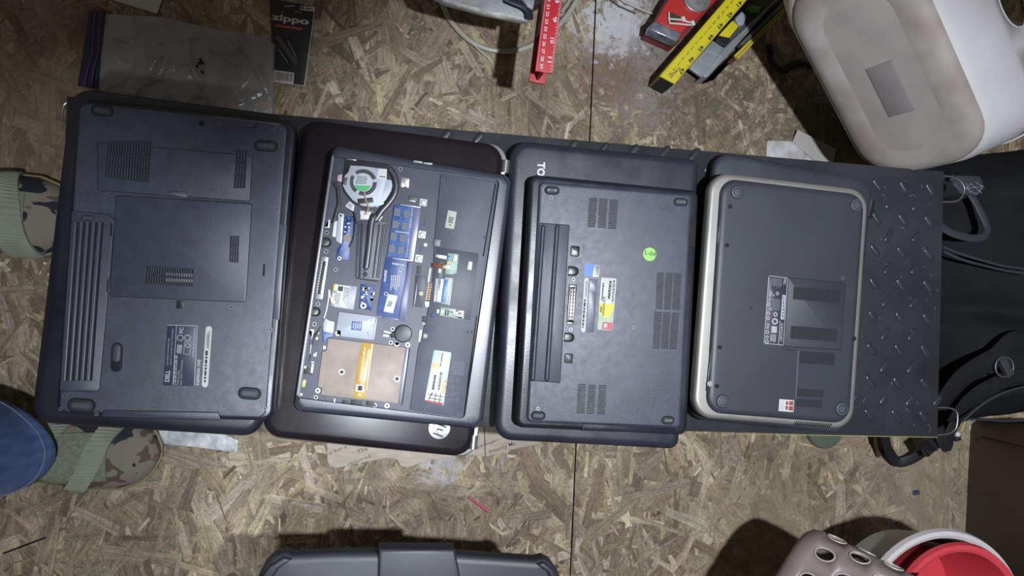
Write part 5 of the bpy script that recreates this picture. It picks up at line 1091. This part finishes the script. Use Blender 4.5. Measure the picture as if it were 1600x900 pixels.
m = MB(); pp_ = rounded(P('m', [(560, 572), (640, 485), (785, 535), (690, 645)], ZW+.0065), .002); pi_ = rounded(P('m', [(572, 572), (645, 495), (772, 538), (684, 634)], ZW+.0065), .002); m.frame(pp_, pi_, ZW+.006, ZW+.0072); m.build('moulded_frame', mat('level_pale', (.42, .45, .47), .4, .2), ebk)
MB().prism(rounded(P('m', [(720, 390), (750, 345), (830, 350), (880, 380), (815, 448)], ZW+.007), .003), ZW, ZW+.007, .001).build('hand_hole', blk, yl)
MB().prism(rounded(P('m', [(760, 335), (890, 195), (950, 250), (860, 362), (800, 350)], ZW+.008), .003), ZW, ZW+.008, .001).build('yellow_insert', yel, yl)
MB().prism(rounded(P('m', [(915, 175), (985, 100), (1030, 150), (1000, 240), (950, 245)], ZW+.009), .004), ZW, ZW+.009, .003).build('vial_window', mat('vial_glass', (.30, .34, .42), .15, spec=.8), yl)
MB().prism(rounded(P('m', [(1010, 80), (1060, 38), (1165, 60), (1150, 120), (1090, 118)], ZW+.008), .002), ZW, ZW+.008, .002).build('green_vial', mat('vial_green', (.10, .24, .05), .25), yl)
MB().prism(P('m', [(655, 745), (600, 735), (815, 452), (1250, 40), (1340, -60), (1400, -60), (1285, 45)], .036), .0008, .036, .003).build('far_flange', gr, yl)
m = MB(); zt = ZY+.0003; dn = -dY
def onY(s_, w): return tuple(E0+wn*w+dY*s_)
WY = (E1-E0).length; inch = (Vector(P1('m', 930, 55, ZY))-Vector(P1('m', 365, 695, ZY))).length/6
s47 = (Vector(P1('m', 368, 695, ZY))-E0).dot(dY)
for k in range(36, 48):
    s_ = s47+(47-k)*inch; m.text(str(k), onY(s_+.0055, WY*.70), onY(s_-.0055, WY*.70), .0058, zt, .03)
for k in range(24*4):
    s_ = s47-inch*.5+k*inch/8; L_ = WY*(.14 if k % 4 else .2); m.prism([onY(s_-.0002, WY), onY(s_+.0002, WY), onY(s_+.0002, WY-L_), onY(s_-.0002, WY-L_)], zt-.0001, zt)
for k in range(210):
    s_ = .004+k*.002; m.prism([onY(s_-.00012, .0006), onY(s_+.00012, .0006), onY(s_+.00012, .0032), onY(s_-.00012, .0032)], zt-.0001, zt)
for k in range(28):
    s_ = .012+k*.0115; m.text(str(119-k) if k else '120', onY(s_+.0035, WY*.33), onY(s_-.0035, WY*.33), .0030, zt, .01)
m.text('STANLEY', P1('m', 378, 640, zt), P1('m', 278, 738, zt), .0040, zt, .02)
m.build('scale_print', _M['print_dark'], yl)
yk = thing('yardstick', 'thin yellow ruler with dark end beside the grey level body', 'ruler', (*P1('m', 1200, 280, 0), 0))
MB().prism(P('m', [(905, 532), (948, 565), (1510, -10), (1620, -110), (1560, -110), (1465, -15)], .027), .0205, .027, .001).build('blade', mat('ruler_yellow', (.62, .44, .03), .4), yk)
MB().prism(P('m', [(925, 549), (930, 552), (1500, -20), (1494, -22)], .0273), .0268, .0273).build('groove', dark, yk)
MB().prism(P('m', [(905, 540), (925, 575), (878, 612), (845, 600), (860, 572)], .0275), .0205, .0275, .001).build('end_cap', mat('end_maroon', (.05, .012, .012), .5), yk)
MB().prism(P('m', [(700, 760), (640, 780), (845, 590), (905, 535), (1465, -15), (1440, -60), (1290, 60)], .020), .0008, .020, .002).build('backing_rail', mat('rail_grey', (.085, .09, .095), .45, .3), yk)
MB().prism(P('m', [(1290, 100), (1440, -60), (1462, -20), (1000, 430), (960, 420)], .038), .020, .038, .001).build('holder', mat('rail_grey', (.085, .09, .095), .45, .3), yk)
# ------------------------------------------------------------------ plastic baskets with oval holes
def rr_pt(s, a, b, r):
    """point on a rounded rectangle, s in 0..1 by arc length, starting at (a, 0)"""
    r = min(r, a*.98, b*.98); seg = [b-r, PI*r/2, 2*(a-r), PI*r/2, 2*(b-r), PI*r/2, 2*(a-r), PI*r/2, b-r]; L = sum(seg); t = (s % 1.0)*L
    cs = [(a, 0, 0, 1), None, (a-r, b, -1, 0), None, (-a, b-r, 0, -1), None, (-(a-r), -b, 1, 0), None, (a, -(b-r), 0, 1)]
    cen = {1: (a-r, b-r, 0), 3: (-(a-r), b-r, PI/2), 5: (-(a-r), -(b-r), PI), 7: (a-r, -(b-r), 1.5*PI)}
    for i, l in enumerate(seg):
        if t <= l or i == 8:
            if i in cen: cx, cy, a0 = cen[i]; th = a0+t/max(r, 1e-6); return cx+r*math.cos(th), cy+r*math.sin(th)
            x, y, dx, dy = cs[i]; return x+dx*t, y+dy*t
        t -= l
def basket(t, m, org, U, V, A, a0, b0, r0, depth, flare, rows, ncell, hw, hh, bead=True, thick=.0022, tub=None, rim_m=None):
    U, V, A, org = Vector(U).normalized(), Vector(V).normalized(), Vector(A).normalized(), Vector(org)
    def pt(s, ins, h):
        x, y = rr_pt(s, max(.004, a0-ins+h*flare), max(.004, b0-ins+h*flare), max(.003, r0-ins*.6)); return org + U*x + V*y + A*h
    N = ncell*8; mb = MB(); S = [k/N for k in range(N)]
    prof = [(b0*.9, .008), (b0*.55, .008), (.052, .008), (.044, .0065), (.040, .001), (.034, 0), (.022, 0), (.010, .002), (.003, .008), (0, .018), (0, rows[0][0])]
    rings = [[tuple(pt(s, i, h)) for s in S] for i, h in prof]
    mb.loft(rings, True, False)
    holes = []
    edges = [rows[0][0]]
    for ri, (h0, h1) in enumerate(rows):
        for c in range(ncell):
            sc_ = (c+.5 + (.5 if ri % 2 else 0))/ncell; hc2 = (h0+h1)/2; s0, s1 = sc_-.5/ncell, sc_+.5/ncell
            per = 2*(2*a0+2*b0); q_ = []; e_ = []
            for k in range(8): q_.append((s0+(s1-s0)*k/8, h0))
            for k in range(4): q_.append((s1, h0+(h1-h0)*k/4))
            for k in range(8): q_.append((s1-(s1-s0)*k/8, h1))
            for k in range(4): q_.append((s0, h1-(h1-h0)*k/4))
            for (s_, h_) in q_:
                th = math.atan2((h_-hc2)/(h1-h0), (s_-sc_)/(s1-s0)); e_.append((sc_+hw/per*math.cos(th), hc2+hh*math.sin(th)))
            b = len(mb.v); mb.v += [tuple(pt(s_, 0, h_)) for s_, h_ in q_] + [tuple(pt(s_, 0, h_)) for s_, h_ in e_]
            for k in range(24): j = (k+1) % 24; mb.f.append((b+k, b+j, b+24+j, b+24+k))
            holes.append([pt(s_, -.0008, h_) for s_, h_ in e_])
        nxt = rows[ri+1][0] if ri+1 < len(rows) else depth
        if nxt > h1+1e-6: mb.loft([[tuple(pt(s, 0, h1+(nxt-h1)*f)) for s in S] for f in (0, .5, 1)], False, False)
    o = mb.build('shell', m, t, ang=50); import bmesh; bm = bmesh.new(); bm.from_mesh(o.data); bmesh.ops.remove_doubles(bm, verts=bm.verts, dist=.0003); bmesh.ops.recalc_face_normals(bm, faces=bm.faces); bm.to_mesh(o.data); bm.free(); sm = o.modifiers.new('thickness', 'SOLIDIFY'); sm.thickness = thick; sm.offset = -1
    for h in holes:
        r_ = MB(); r_.tube(h, .0011, 6, closed=True); r_.build('hole_rim', rim_m or m, o)
    MB().tube([pt(k/96, -.004, depth) for k in range(96)], .006, 10, closed=True).build('top_rim', rim_m or m, t)
    return o, pt
whp = mat('white_basket_plastic', (.64, .62, .68), .42, var=.04, vscale=8, bump=.1, bscale=60)
wht = mat('white_basket_soiled', (.60, .58, .62), .45, col2=(.50, .47, .48), vscale=9, detail=8)
gb = mat('taupe_basket_plastic', (.185, .155, .14), .45, var=.07, vscale=14)
cen = at(1383, 118, .285); dU = Vector((.62, -.72, -.27)).normalized(); vV = Vector((.52, .02, .84)); vV = (vV-dU*vV.dot(dU)).normalized(); aA = dU.cross(vV).normalized()
if aA.x < 0: aA = -aA
bk = thing('laundry_basket', 'upturned white basket with shade painted into its taupe bottom at the top right', 'basket', (*cen.xy, 0))
o_, pt_ = basket(bk, wht, cen, dU, vV, aA, .160, .086, .062, .205, .40, [(.080, .135), (.142, .190)], 10, .034, .020, rim_m=whp)
# bottom panel and its moulded ridge: shade painted into the taupe colour
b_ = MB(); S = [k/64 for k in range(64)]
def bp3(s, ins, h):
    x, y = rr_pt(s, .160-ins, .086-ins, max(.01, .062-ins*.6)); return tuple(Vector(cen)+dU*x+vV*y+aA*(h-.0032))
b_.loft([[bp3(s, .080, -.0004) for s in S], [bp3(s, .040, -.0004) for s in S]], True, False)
b_.build('bottom_panel', mat('shade_painted_bottom', (.20, .175, .165), .6, col2=(.285, .25, .235), vscale=12, detail=9), o_)
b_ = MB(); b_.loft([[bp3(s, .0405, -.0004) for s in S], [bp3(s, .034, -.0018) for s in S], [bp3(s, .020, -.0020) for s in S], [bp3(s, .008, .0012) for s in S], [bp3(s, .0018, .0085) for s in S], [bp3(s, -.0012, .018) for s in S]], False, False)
b_.build('bottom_border', mat('shade_painted_border', (.31, .275, .26), .6, col2=(.20, .168, .15), vscale=16, detail=9), o_)
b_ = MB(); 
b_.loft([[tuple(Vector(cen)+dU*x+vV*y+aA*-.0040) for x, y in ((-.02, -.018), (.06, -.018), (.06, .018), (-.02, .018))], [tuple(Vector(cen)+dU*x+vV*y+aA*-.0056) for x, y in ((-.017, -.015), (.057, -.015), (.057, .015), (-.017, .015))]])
b_.build('moulded_patch', mat('shade_painted_patch', (.155, .135, .135), .6, var=.15, vscale=20), o_)  # darker taupe, shade painted in as on the panel
# lower right basket on a dark bin
A2 = Vector((.62, -.42, .67)).normalized(); U2 = Vector((-.62, -.78, .0)).normalized(); U2 = (U2-A2*U2.dot(A2)).normalized(); V2 = A2.cross(U2); V2 = V2 if V2.z > 0 else -V2
c2 = at(1254, 820, .285) + U2*.155 - V2*.085
bk = thing('laundry_basket', 'grey-taupe basket with round holes in front of the red bucket', 'basket', (*c2.xy, 0))
basket(bk, gb, c2, U2, V2, A2, .165, .085, .05, .150, .10, [(.022, .056), (.056, .090), (.090, .124)], 24, .0095, .0115, rim_m=mat('taupe_rim', (.40, .33, .31), .4))
bx = thing('dark_bin', 'dark bin hidden below the nested white and red buckets', 'bin', (*(at(1330, 930, .06)).xy, 0))
bcx = at(1500, 985, .30)
q2 = [(bcx.x+a, bcx.y+b) for a, b in ((-.005, -.10), (.09, -.10), (.09, -.01), (-.005, -.01))]
MB().prism(q2, .0008, .196, .006, bot=.004).build('bin_body', mat('bin_black', (.012, .012, .014), .5), bx)
# buckets
def bucket(nm, lab, m, pxc, z, r, h, z0, wallr, cat='bucket'):
    c = at(*pxc, z); t = thing(nm, lab, cat, (c.x, c.y, z0)); mb = MB(); n = 64
    prof = [(.001, z0+.004), (r*wallr-.004, z0+.004), (r-.006, z-.012), (r-.004, z-.002), (r, z), (r+.005, z-.001), (r+.007, z-.008), (r+.004, z-.014), (r*.98, z-.016), (r*wallr, z0), (.001, z0)]
    mb.loft([[(c.x+q*math.cos(2*PI*k/n), c.y+q*math.sin(2*PI*k/n), zz) for k in range(n)] for q, zz in prof], False, False)
    mb.build('bucket_wall', m, t); mb = MB(); mb.tube([(c.x+(r*.93)*math.cos(2*PI*k/n), c.y+(r*.93)*math.sin(2*PI*k/n), z-.03) for k in range(n)], .0022, 6, closed=True); mb.build('inner_ridge', m, t); return t, c
wb, c_ = bucket('white_bucket', 'white round bucket holding the red bucket at lower right', mat('grey_white_plastic', (.58, .54, .53), .3), (1476, 972), .30, .112, .3, .197, .80)
MB().prism(disc((c_.x, c_.y), .07, 24), .202, .208).build('bucket_liner', dark, wb)
rb_, c_ = bucket('red_bucket', 'red round bucket nested in the white one at lower right', mat('red_plastic', (.62, .045, .06), .22, spec=.6), (1502, 964), .318, .086, .2, .209, .80)
# ------------------------------------------------------------------ grey tote
tg = mat('slate_grey_tote', (.020, .022, .026), .5, var=.05, vscale=12, bump=.08, bscale=200)
tt = thing('storage_tote', 'slate grey lidded tote at the bottom edge of the floor', 'tote', (*at(640, 1000, .30).xy, 0))
ZTt = .30
lid = P('x', [(400, 700), (402, 530), (425, 485), (450, 460), (490, 447), (515, 457), (640, 450), (785, 449), (1030, 455), (1275, 472), (1300, 466), (1325, 478), (1348, 512), (1362, 560), (1372, 700), (1372, 1200), (402, 1200)], ZTt)
MB().prism(lid, ZTt-.022, ZTt, .007, .010, 4).build('lid', tg, tt)
MB().prism(P('x', [(783, 436), (1022, 438), (1060, 640), (778, 640)], ZTt+.008), ZTt-.018, ZTt+.008, .004, .005).build('latch_block', tg, tt)
for q_ in ([(405, 540), (440, 490), (486, 462), (512, 470), (470, 500), (430, 560)], [(1278, 485), (1300, 478), (1330, 500), (1350, 560), (1335, 560), (1310, 510)]): MB().prism(P('x', q_, ZTt+.004), ZTt-.001, ZTt+.004, .003).build('lid_ridge', tg, tt)
lc_ = ccw(P('x', [(430, 470), (1330, 480), (1360, 1200), (420, 1200)], ZTt)); m = MB(); m.loft([[(x, y, .0008) for x, y in inset(lc_, .12)], [(x, y, ZTt-.022) for x, y in inset(lc_, .03)]]); m.build('tote_body', tg, tt)
# ------------------------------------------------------------------ brown tote
bt_ = mat('dark_brown_tote', (.040, .028, .020), .42, var=.1, vscale=10)
t = thing('brown_tote', 'tall dark brown smooth tote at the right edge below the backpack', 'tote', (*at(1600, 780, 0).xy, 0))
a_, b_p = at(1517, 655, 0), at(1503, 930, 0); ex_ = Vector((.34, .0, 0)); 
base_ = [tuple(a_.xy), tuple((a_+ex_).xy), tuple((b_p+ex_).xy), tuple(b_p.xy)]
m = MB(); rb0 = rounded(base_, .02, 6); rb0 = ccw(rb0); m.loft([[(x, y, .0008) for x, y in rb0], [(x, y, .40) for x, y in inset(rb0, -.022)], [(x, y, .405) for x, y in inset(rb0, -.02)]]); m.build('tote_wall', bt_, t)
for f in (.10, .80):
    p = a_.lerp(b_p, f); m = MB(); m.tube([(p.x-.001, p.y, .03), (p.x-.016, p.y, .38)], .006, 8, wide=.010, up=Vector((0, 1, 0))); m.build('wall_rib', bt_, t)
m = MB(); m.prism(inset(rb0, -.035), .395, .412, .004); m.build('lid', bt_, t)
# ------------------------------------------------------------------ backpack
bpk = thing('backpack', 'black fabric backpack lying beside the right end of the bench', 'backpack', (*at(1560, 450, 0).xy, 0))
fab = mat('black_pack_fabric', (.009, .010, .013), .85, var=.25, vscale=14, bump=.6, bscale=900, spec=.25)
web = mat('black_webbing', (.012, .012, .015), .6, var=.2, vscale=200, bump=.3, bscale=1500); webd = mat('dark_webbing_grey', (.030, .033, .042), .6, bump=.3, bscale=1500)
tp = P(None, [(1420, 262), (1500, 240), (1640, 225), (1800, 215)], .08); bo = P(None, [(1462, 678), (1480, 664), (1512, 652), (1620, 640), (1800, 650)], .03)
def bagh(x, y, u, v):
    e = min(1, (min(u, 1-u)*9)**.6 if u < .5 else 1)*min(1, (min(v, 1-v)*9)**.55)
    h = .035+.105*e*(.6+.4*math.sin(min(1, u*1.6)*PI/2))
    h += .010*nz(x, y, 9)+.006*nz(x, y+x*.7, 22, 4)+.0022*nz(x, y, 60, 5)
    h -= .030*math.exp(-((v-.66-.25*(u-.5))/.05)**2)*(u > .05)*min(1, (1-u)*3) ; h += .016*math.exp(-((v-.14-.12*u)/.045)**2)
    return max(.004, h)
MB().sheet(tp, bo, 70, 110, bagh, .002, z0=.0015).build('pack_body', fab, bpk, ang=80)
def band(nm, reg, pts, z, wide, m, r=.0012, n=6, par=bpk):
    zz = z if isinstance(z, (list, tuple)) else [z]*len(pts)
    q_ = spline([W3(reg, x, y, zz[i]) for i, (x, y) in enumerate(pts)], n); return MB().tube(q_, r, 8, wide=wide).build(nm, m, par)
band('shoulder_strap', 'v', [(228, 198), (262, 222), (310, 236), (350, 236), (366, 215), (352, 175), (325, 125), (292, 88), (262, 66)], [.185, .182, .178, .172, .166, .162, .160, .160, .165], .0055, webd)
band('piping', 'v', [(240, 262), (290, 282), (350, 300), (410, 316), (480, 325)], .150, .0022, webd, .002)
band('piping', 'v', [(240, 275), (300, 300), (360, 316), (420, 330), (480, 338)], .149, .0022, webd, .002)
band('padded_strap', 'o', [(90, 590), (150, 510), (220, 430), (310, 370), (390, 325), (470, 250), (560, 240)], [.10, .12, .135, .145, .15, .15, .15], .016, fab, .006)
band('padded_strap', 'o', [(170, 660), (230, 575), (310, 510), (400, 465), (480, 425), (560, 430)], [.10, .12, .135, .145, .15, .15], .013, fab, .006)
band('piping', 'o', [(215, 660), (300, 585), (380, 535), (460, 500), (560, 475)], .142, .0018, webd, .0016)
band('piping', 'o', [(240, 650), (330, 652), (430, 660), (560, 655)], .085, .0018, webd, .0016)
c = P1('o', 430, 378, .158); R = pxs('o', 58, .158)
MB().tube([(c[0]+R*math.cos(a), c[1]+R*math.sin(a), .158) for a in [2*PI*k/36 for k in range(36)]], .0016, 8, closed=True).build('metal_ring', mat('ring_steel', (.30, .30, .31), .3, .9), bpk)
MB().box(P1('o', 440, 378, .158), .012, .032, .152, .162, .5, .002).build('ring_tab', webd, bpk)
st_ = MB()
zs = .166
for (x0, y0, x1, y1) in ((305, 98, 352, 92), (352, 92, 335, 115), (335, 115, 305, 98), (318, 84, 350, 112), (305, 84, 318, 112), (305, 98, 318, 84), (330, 80, 352, 92)):
    a, b = Vector(W3('v', x0, y0, zs)), Vector(W3('v', x1, y1, zs)); n_ = 9
    for k in range(n_): 
        p0, p1 = a.lerp(b, k/n_), a.lerp(b, (k+.55)/n_); st_.tube([p0, p1], .0005, 4)
st_.build('white_stitching', mat('stitch_white', (.45, .45, .45), .7), bpk, kind='stuff')
MB().prism(P('v', [(268, 60), (345, 62), (360, 98), (330, 122), (290, 112), (268, 85)], .162), .12, .163, .003).build('strap_patch', webd, bpk)
band('loose_strap', 'w', [(905, 60), (908, 130), (925, 205), (972, 262), (1040, 248), (1110, 208), (1160, 180)], [.08, .06, .035, .022, .030, .045, .060], .0085, web, .0014)
band('loose_strap', 'w', [(880, 60), (870, 140), (875, 190), (890, 225)], [.06, .03, .012, .008], .009, mat('brown_strap', (.045, .028, .018), .6), .002)
bz = .075
bkl = MB().box(P1('w', 1130, 178, bz), .030, .026, bz-.006, bz+.004, .62, .003).build('ladder_buckle', mat('buckle_black', (.014, .014, .017), .3, spec=.6), bpk)
for dx in (-14, 0, 14): MB().tube([W3('w', 1105+dx, 160-dx*.2, bz+.005), W3('w', 1150+dx, 205-dx*.2, bz+.005)], .0018, 8).build('buckle_bar', _M['buckle_black'], bkl)
band('loose_strap', 'w', [(1175, 90), (1190, 150), (1215, 185), (1230, 120), (1260, 60)], [.09, .085, .08, .09, .10], .010, web, .002)
band('yellow_tag', 'w', [(1285, 108), (1296, 85), (1307, 62)], .105, .0014, mat('tag_yellow', (.55, .40, .05), .5), .0008)
MB().prism(disc(P1('w', 1270, 124, .09), .0042, 12), .07, .092, .002).build('cord_end', lite, bpk)
MB().box(P1('w', 1268, 138, .085), .010, .012, .06, .088, .3, .002).build('cord_toggle', web, bpk)
# ------------------------------------------------------------------ person: legs, jeans and camouflage shoes
def camo():
    m = bpy.data.materials.new('camouflage_cloth'); m.use_nodes = True; nt = m.node_tree; L = nt.links; N = nt.nodes.new; b = nt.nodes['Principled BSDF']; b.inputs['Roughness'].default_value = .8
    tc = N('ShaderNodeTexCoord'); last = None
    def blob(sc_, th, off, stretch):
        mp = N('ShaderNodeMapping'); mp.inputs['Location'].default_value = (off, off*.7, 0); mp.inputs['Scale'].default_value = (sc_*stretch, sc_, sc_); L.new(tc.outputs['Object'], mp.inputs[0])
        n_ = N('ShaderNodeTexNoise'); n_.inputs['Scale'].default_value = 1; n_.inputs['Detail'].default_value = 2.2; n_.inputs['Distortion'].default_value = .5; L.new(mp.outputs[0], n_.inputs['Vector'])
        r = N('ShaderNodeMapRange'); r.inputs[1].default_value = th; r.inputs[2].default_value = th+.012; L.new(n_.outputs['Fac'], r.inputs[0]); return r.outputs[0]
    base = (.215, .185, .150, 1)
    for (f, col) in ((blob(24, .53, 3.1, .7), (.10, .070, .050, 1)), (blob(28, .56, 9.7, .8), (.20, .21, .135, 1)), (blob(30, .555, 21.3, .7), (.014, .016, .026, 1))):
        mi = N('ShaderNodeMix'); mi.data_type = 'RGBA'; L.new(f, mi.inputs['Factor']); mi.inputs['B'].default_value = col
        if last is None: mi.inputs['A'].default_value = base
        else: L.new(last, mi.inputs['A'])
        last = mi.outputs['Result']
    L.new(last, b.inputs['Base Color'])
    n2 = N('ShaderNodeTexNoise'); n2.inputs['Scale'].default_value = 900; L.new(tc.outputs['Object'], n2.inputs['Vector']); bp = N('ShaderNodeBump'); bp.inputs['Strength'].default_value = .3; bp.inputs['Distance'].default_value = .0006
    L.new(n2.outputs['Fac'], bp.inputs['Height']); L.new(bp.outputs[0], b.inputs['Normal']); return m
CAM = camo(); skin = mat('skin', (.45, .27, .19), .6)
pc = at(-120, 520, 0)
person = thing('person', 'standing person in blue jeans and camouflage slip-on shoes at the left edge', 'person', (*pc.xy, 0))
SX = [(0, .012, .030), (.006, .026, .052), (.03, .036, .066), (.08, .038, .078), (.13, .041, .080), (.17, .047, .074), (.21, .054, .064), (.245, .053, .053), (.270, .044, .043), (.285, .031, .034), (.294, .015, .024), (.297, .003, .014)]
def lerp_tab(x):
    for i in range(1, len(SX)):
        if x <= SX[i][0]:
            f = (x-SX[i-1][0])/(SX[i][0]-SX[i-1][0]); f2 = f*f*(3-2*f) if 0 else f; return tuple(SX[i-1][k]*(1-f2)+SX[i][k]*f2 for k in (1, 2))
    return SX[-1][1:]
def shoe(nm, toe_px, ang, scale, straps, flip=1):
    toe = at(*toe_px, .02); f = Vector((math.cos(ang), math.sin(ang), 0)); s = Vector((-f.y, f.x, 0))*flip; heel = Vector((toe.x, toe.y, 0)) - f*.297*scale
    def S_(x, t, o=0):
        w, h = lerp_tab(x); w += o; h += o; c_, s_ = math.cos(t), math.sin(t)
        y = w*math.copysign(abs(c_)**.8, c_) + .006*math.sin(x/.297*PI)*(-1); z = .010 + (h-.010)*abs(s_)**.75
        return heel + f*(x*scale) + s*(y*scale) + Vector((0, 0, z*scale))
    mb = MB(); xs = list(np.linspace(0, .297, 46)); nt_ = 28
    mb.loft([[tuple(S_(x, PI*k/nt_)) for k in range(nt_+1)] for x in xs], True, True, True)
    up = mb.build('shoe', CAM, person, ang=80)
    def outl(o): 
        L_ = [S_(x, 0, o) for x in xs[::2]]; R_ = [S_(x, PI, o) for x in xs[::2]]; return ccw([(p.x, p.y) for p in L_] + [(p.x, p.y) for p in reversed(R_)])
    MB().prism(outl(.003), .0006, .016, .004, segs=3).build('sole', mat('olive_sole', (.13, .115, .06), .7), up)
    # toe guard band
    mb = MB(); mb.tube([S_(x, .10, .001) for x in np.linspace(.20, .296, 16)] + [S_(x, PI-.10, .001) for x in np.linspace(.296, .20, 16)], .0035, 8, wide=.0022); mb.build('toe_guard', mat('olive_guard', (.26, .23, .13), .7), up)
    rib = mat('sage_ribbed_strap', (.24, .265, .205), .75, var=.12, vscale=40)
    for (x0, x1, wd, t0, t1) in straps:
        n1 = 190; mb = MB(); ra, rb2 = [], []; rows_ = []
        for lay in (0, 1):
            for j in range(5):
                row = []
                for k in range(n1+1):
                    u = k/n1; t = t0+(t1-t0)*u; xx = x0+(x1-x0)*u + (j/4-.5)*wd; rp = .0011*(.5+.5*math.sin(u*2*PI*32))
                    row.append(tuple(S_(max(0, min(.296, xx)), t, (.0042+rp) if lay == 0 else .0008)))
                rows_.append(row)
        vs = [p for r in rows_ for p in r]; W = n1+1; fs = []
        for j in range(4):
            for k in range(n1): a = j*W+k; fs.append((a, a+1, a+W+1, a+W)); b = a+5*W; fs.append((b, b+W, b+W+1, b+1))
        for k in range(n1): fs.append((k, 5*W+k, 5*W+k+1, k+1)); a = 4*W+k; fs.append((a, a+1, 5*W+a+1, 5*W+a))
        for j in range(4):
            a = j*W; fs.append((a, a+W, 5*W+a+W, 5*W+a)); a = j*W+n1; fs.append((a, 5*W+a, 5*W+a+W, a+W))
        mb.add(vs, fs).build('strap', rib, up, ang=60)
    # padded tongue between the straps
    tg_ = MB(); nA = 16; rows_ = [[tuple(S_(.165+.075*i/8, PI*(.30+.34*k/nA), .0026)) for k in range(nA+1)] for i in range(9)]
    tg_.loft(rows_, False, False, False); tg_.build('tongue', mat('tongue_sage', (.215, .235, .180), .85, col2=(.13, .15, .105), vscale=220), up)
    return up, S_, heel, f, s
s1, SA, h1_, f1, sd1 = shoe('shoe', (251, 706), math.radians(-2), 1.06, [(.120, .200, .030, PI*.06, PI*.93), (.190, .264, .025, PI*.06, PI*.95)], -1)
s2, SB, h2_, f2, sd2 = shoe('shoe', (128, 344), math.radians(-1), 1.06, [(.235, .205, .036, PI*.05, PI*.95), (.185, .150, .030, PI*.05, PI*.90)], -1)
# legs: one continuous skinned body from the feet to the hips
ank1 = h1_ + f1*.065; ank2 = h2_ + f2*.065
hip1 = Vector((pc.x-.10, pc.y-.09, .90)); hip2 = Vector((pc.x-.10, pc.y+.09, .90)); pel = Vector((pc.x-.10, pc.y, .95)); wai = Vector((pc.x-.09, pc.y, 1.06))
kn1 = ank1.lerp(hip1, .5)+Vector((.0, 0, 0)); kn1.z = .50; kn2 = ank2.lerp(hip2, .5); kn2.z = .50
vs = [pel, wai, hip1, kn1, Vector((ank1.x, ank1.y, .10)), ank1+f1*.02+Vector((0, 0, .040)), ank1+f1*.15*1.0+Vector((0, 0, .032)), hip2, kn2, Vector((ank2.x, ank2.y, .10)), ank2+f2*.02+Vector((0, 0, .040)), ank2+f2*.15+Vector((0, 0, .032))]
ed = [(0, 1), (0, 2), (2, 3), (3, 4), (4, 5), (5, 6), (0, 7), (7, 8), (8, 9), (9, 10), (10, 11)]
me = bpy.data.meshes.new('body'); me.from_pydata([tuple(v-ROOT[person.name]) for v in vs], ed, []); me.materials.append(skin)
bo_ = bpy.data.objects.new('body', me); C.objects.link(bo_); bo_.parent = person
md = bo_.modifiers.new('skin', 'SKIN'); md.use_smooth_shade = True
rad = [.11, .11, .085, .055, .036, .028, .024, .085, .055, .036, .028, .024]
for i, r in enumerate(rad): me.skin_vertices[0].data[i].radius = (r, r)
me.skin_vertices[0].data[0].use_root = True
sb_ = bo_.modifiers.new('sub', 'SUBSURF'); sb_.levels = 2; sb_.render_levels = 2
# jeans
den = mat('blue_denim', (.030, .062, .165), .8, col2=(.060, .105, .235), vscale=40, detail=8, aniso=(1, 3, 1), bump=.5, bscale=1400, sheen=.1)
den_in = mat('denim_seam', (.16, .19, .26), .8)
def leg_rings(ank, f, s, kn, hip, hx, hy, zhem):
    R_ = []; n = 48
    hem = Vector((ank.x, ank.y, zhem)) + f*.022 + Vector((0, .016, 0))
    seq = [(hem, hx, hy), (hem.lerp(kn, .22), .078, .070), (hem.lerp(kn, .5), .080, .074), (kn, .090, .084), (kn.lerp(hip, .5), .105, .098), (hip, .118, .112)]
    fine = []
    for i in range(len(seq)-1):
        for t_ in np.linspace(0, 1, 9)[:-1]: fine.append((seq[i][0].lerp(seq[i+1][0], t_), seq[i][1]*(1-t_)+seq[i+1][1]*t_, seq[i][2]*(1-t_)+seq[i+1][2]*t_))
    fine.append(seq[-1])
    for j, (c, a, b) in enumerate(fine):
        ring = []
        for k in range(n):
            th = 2*PI*k/n; wv = 1+.05*mnoise.noise(Vector((math.cos(th)*1.6, math.sin(th)*1.6, c.z*16)))+(.035*math.sin(3*th+c.z*30) if j < 20 else 0)
            p = c + f*(a*wv*math.cos(th)) + s*(b*wv*math.sin(th)); 
            if j == 0: p.z += .022*math.cos(th)+.004*math.sin(3*th)
            if j == 1: p.z += .014*math.cos(th)
            ring.append(tuple(p))
        R_.append(ring)
    return R_
jm = MB()
rA = leg_rings(ank1, f1, Vector((-f1.y, f1.x, 0)), kn1, hip1, .115, .070, .072); rB = leg_rings(ank2, f2, Vector((-f2.y, f2.x, 0)), kn2, hip2, .095, .078, .075)
jm.loft(rA, False, False); jm.loft(rB, False, False)
n = 48; jm.loft([[(pel.x+a*math.cos(2*PI*k/n), pel.y+b*math.sin(2*PI*k/n), z) for k in range(n)] for a, b, z in ((.10, .15, .86), (.135, .205, .89), (.145, .205, .95), (.14, .18, 1.02), (.135, .17, 1.07))], True, False)
jn = jm.build('jeans', den, person, label='blue denim jeans', ang=80); sm = jn.modifiers.new('thickness', 'SOLIDIFY'); sm.thickness = .0016; sm.offset = -1
for rr_ in (rA, rB):
    for lift in (.0135,):
        MB().tube([Vector(p)*1.0 + (Vector(q)-Vector(p)).normalized()*lift + (Vector(p)-Vector((sum(a[0] for a in rr_[0])/48, sum(a[1] for a in rr_[0])/48, p[2]))).normalized()*.0010 for p, q in zip(rr_[0], rr_[1])], .0011, 5, closed=True).build('hem_stitching', den_in, jn)
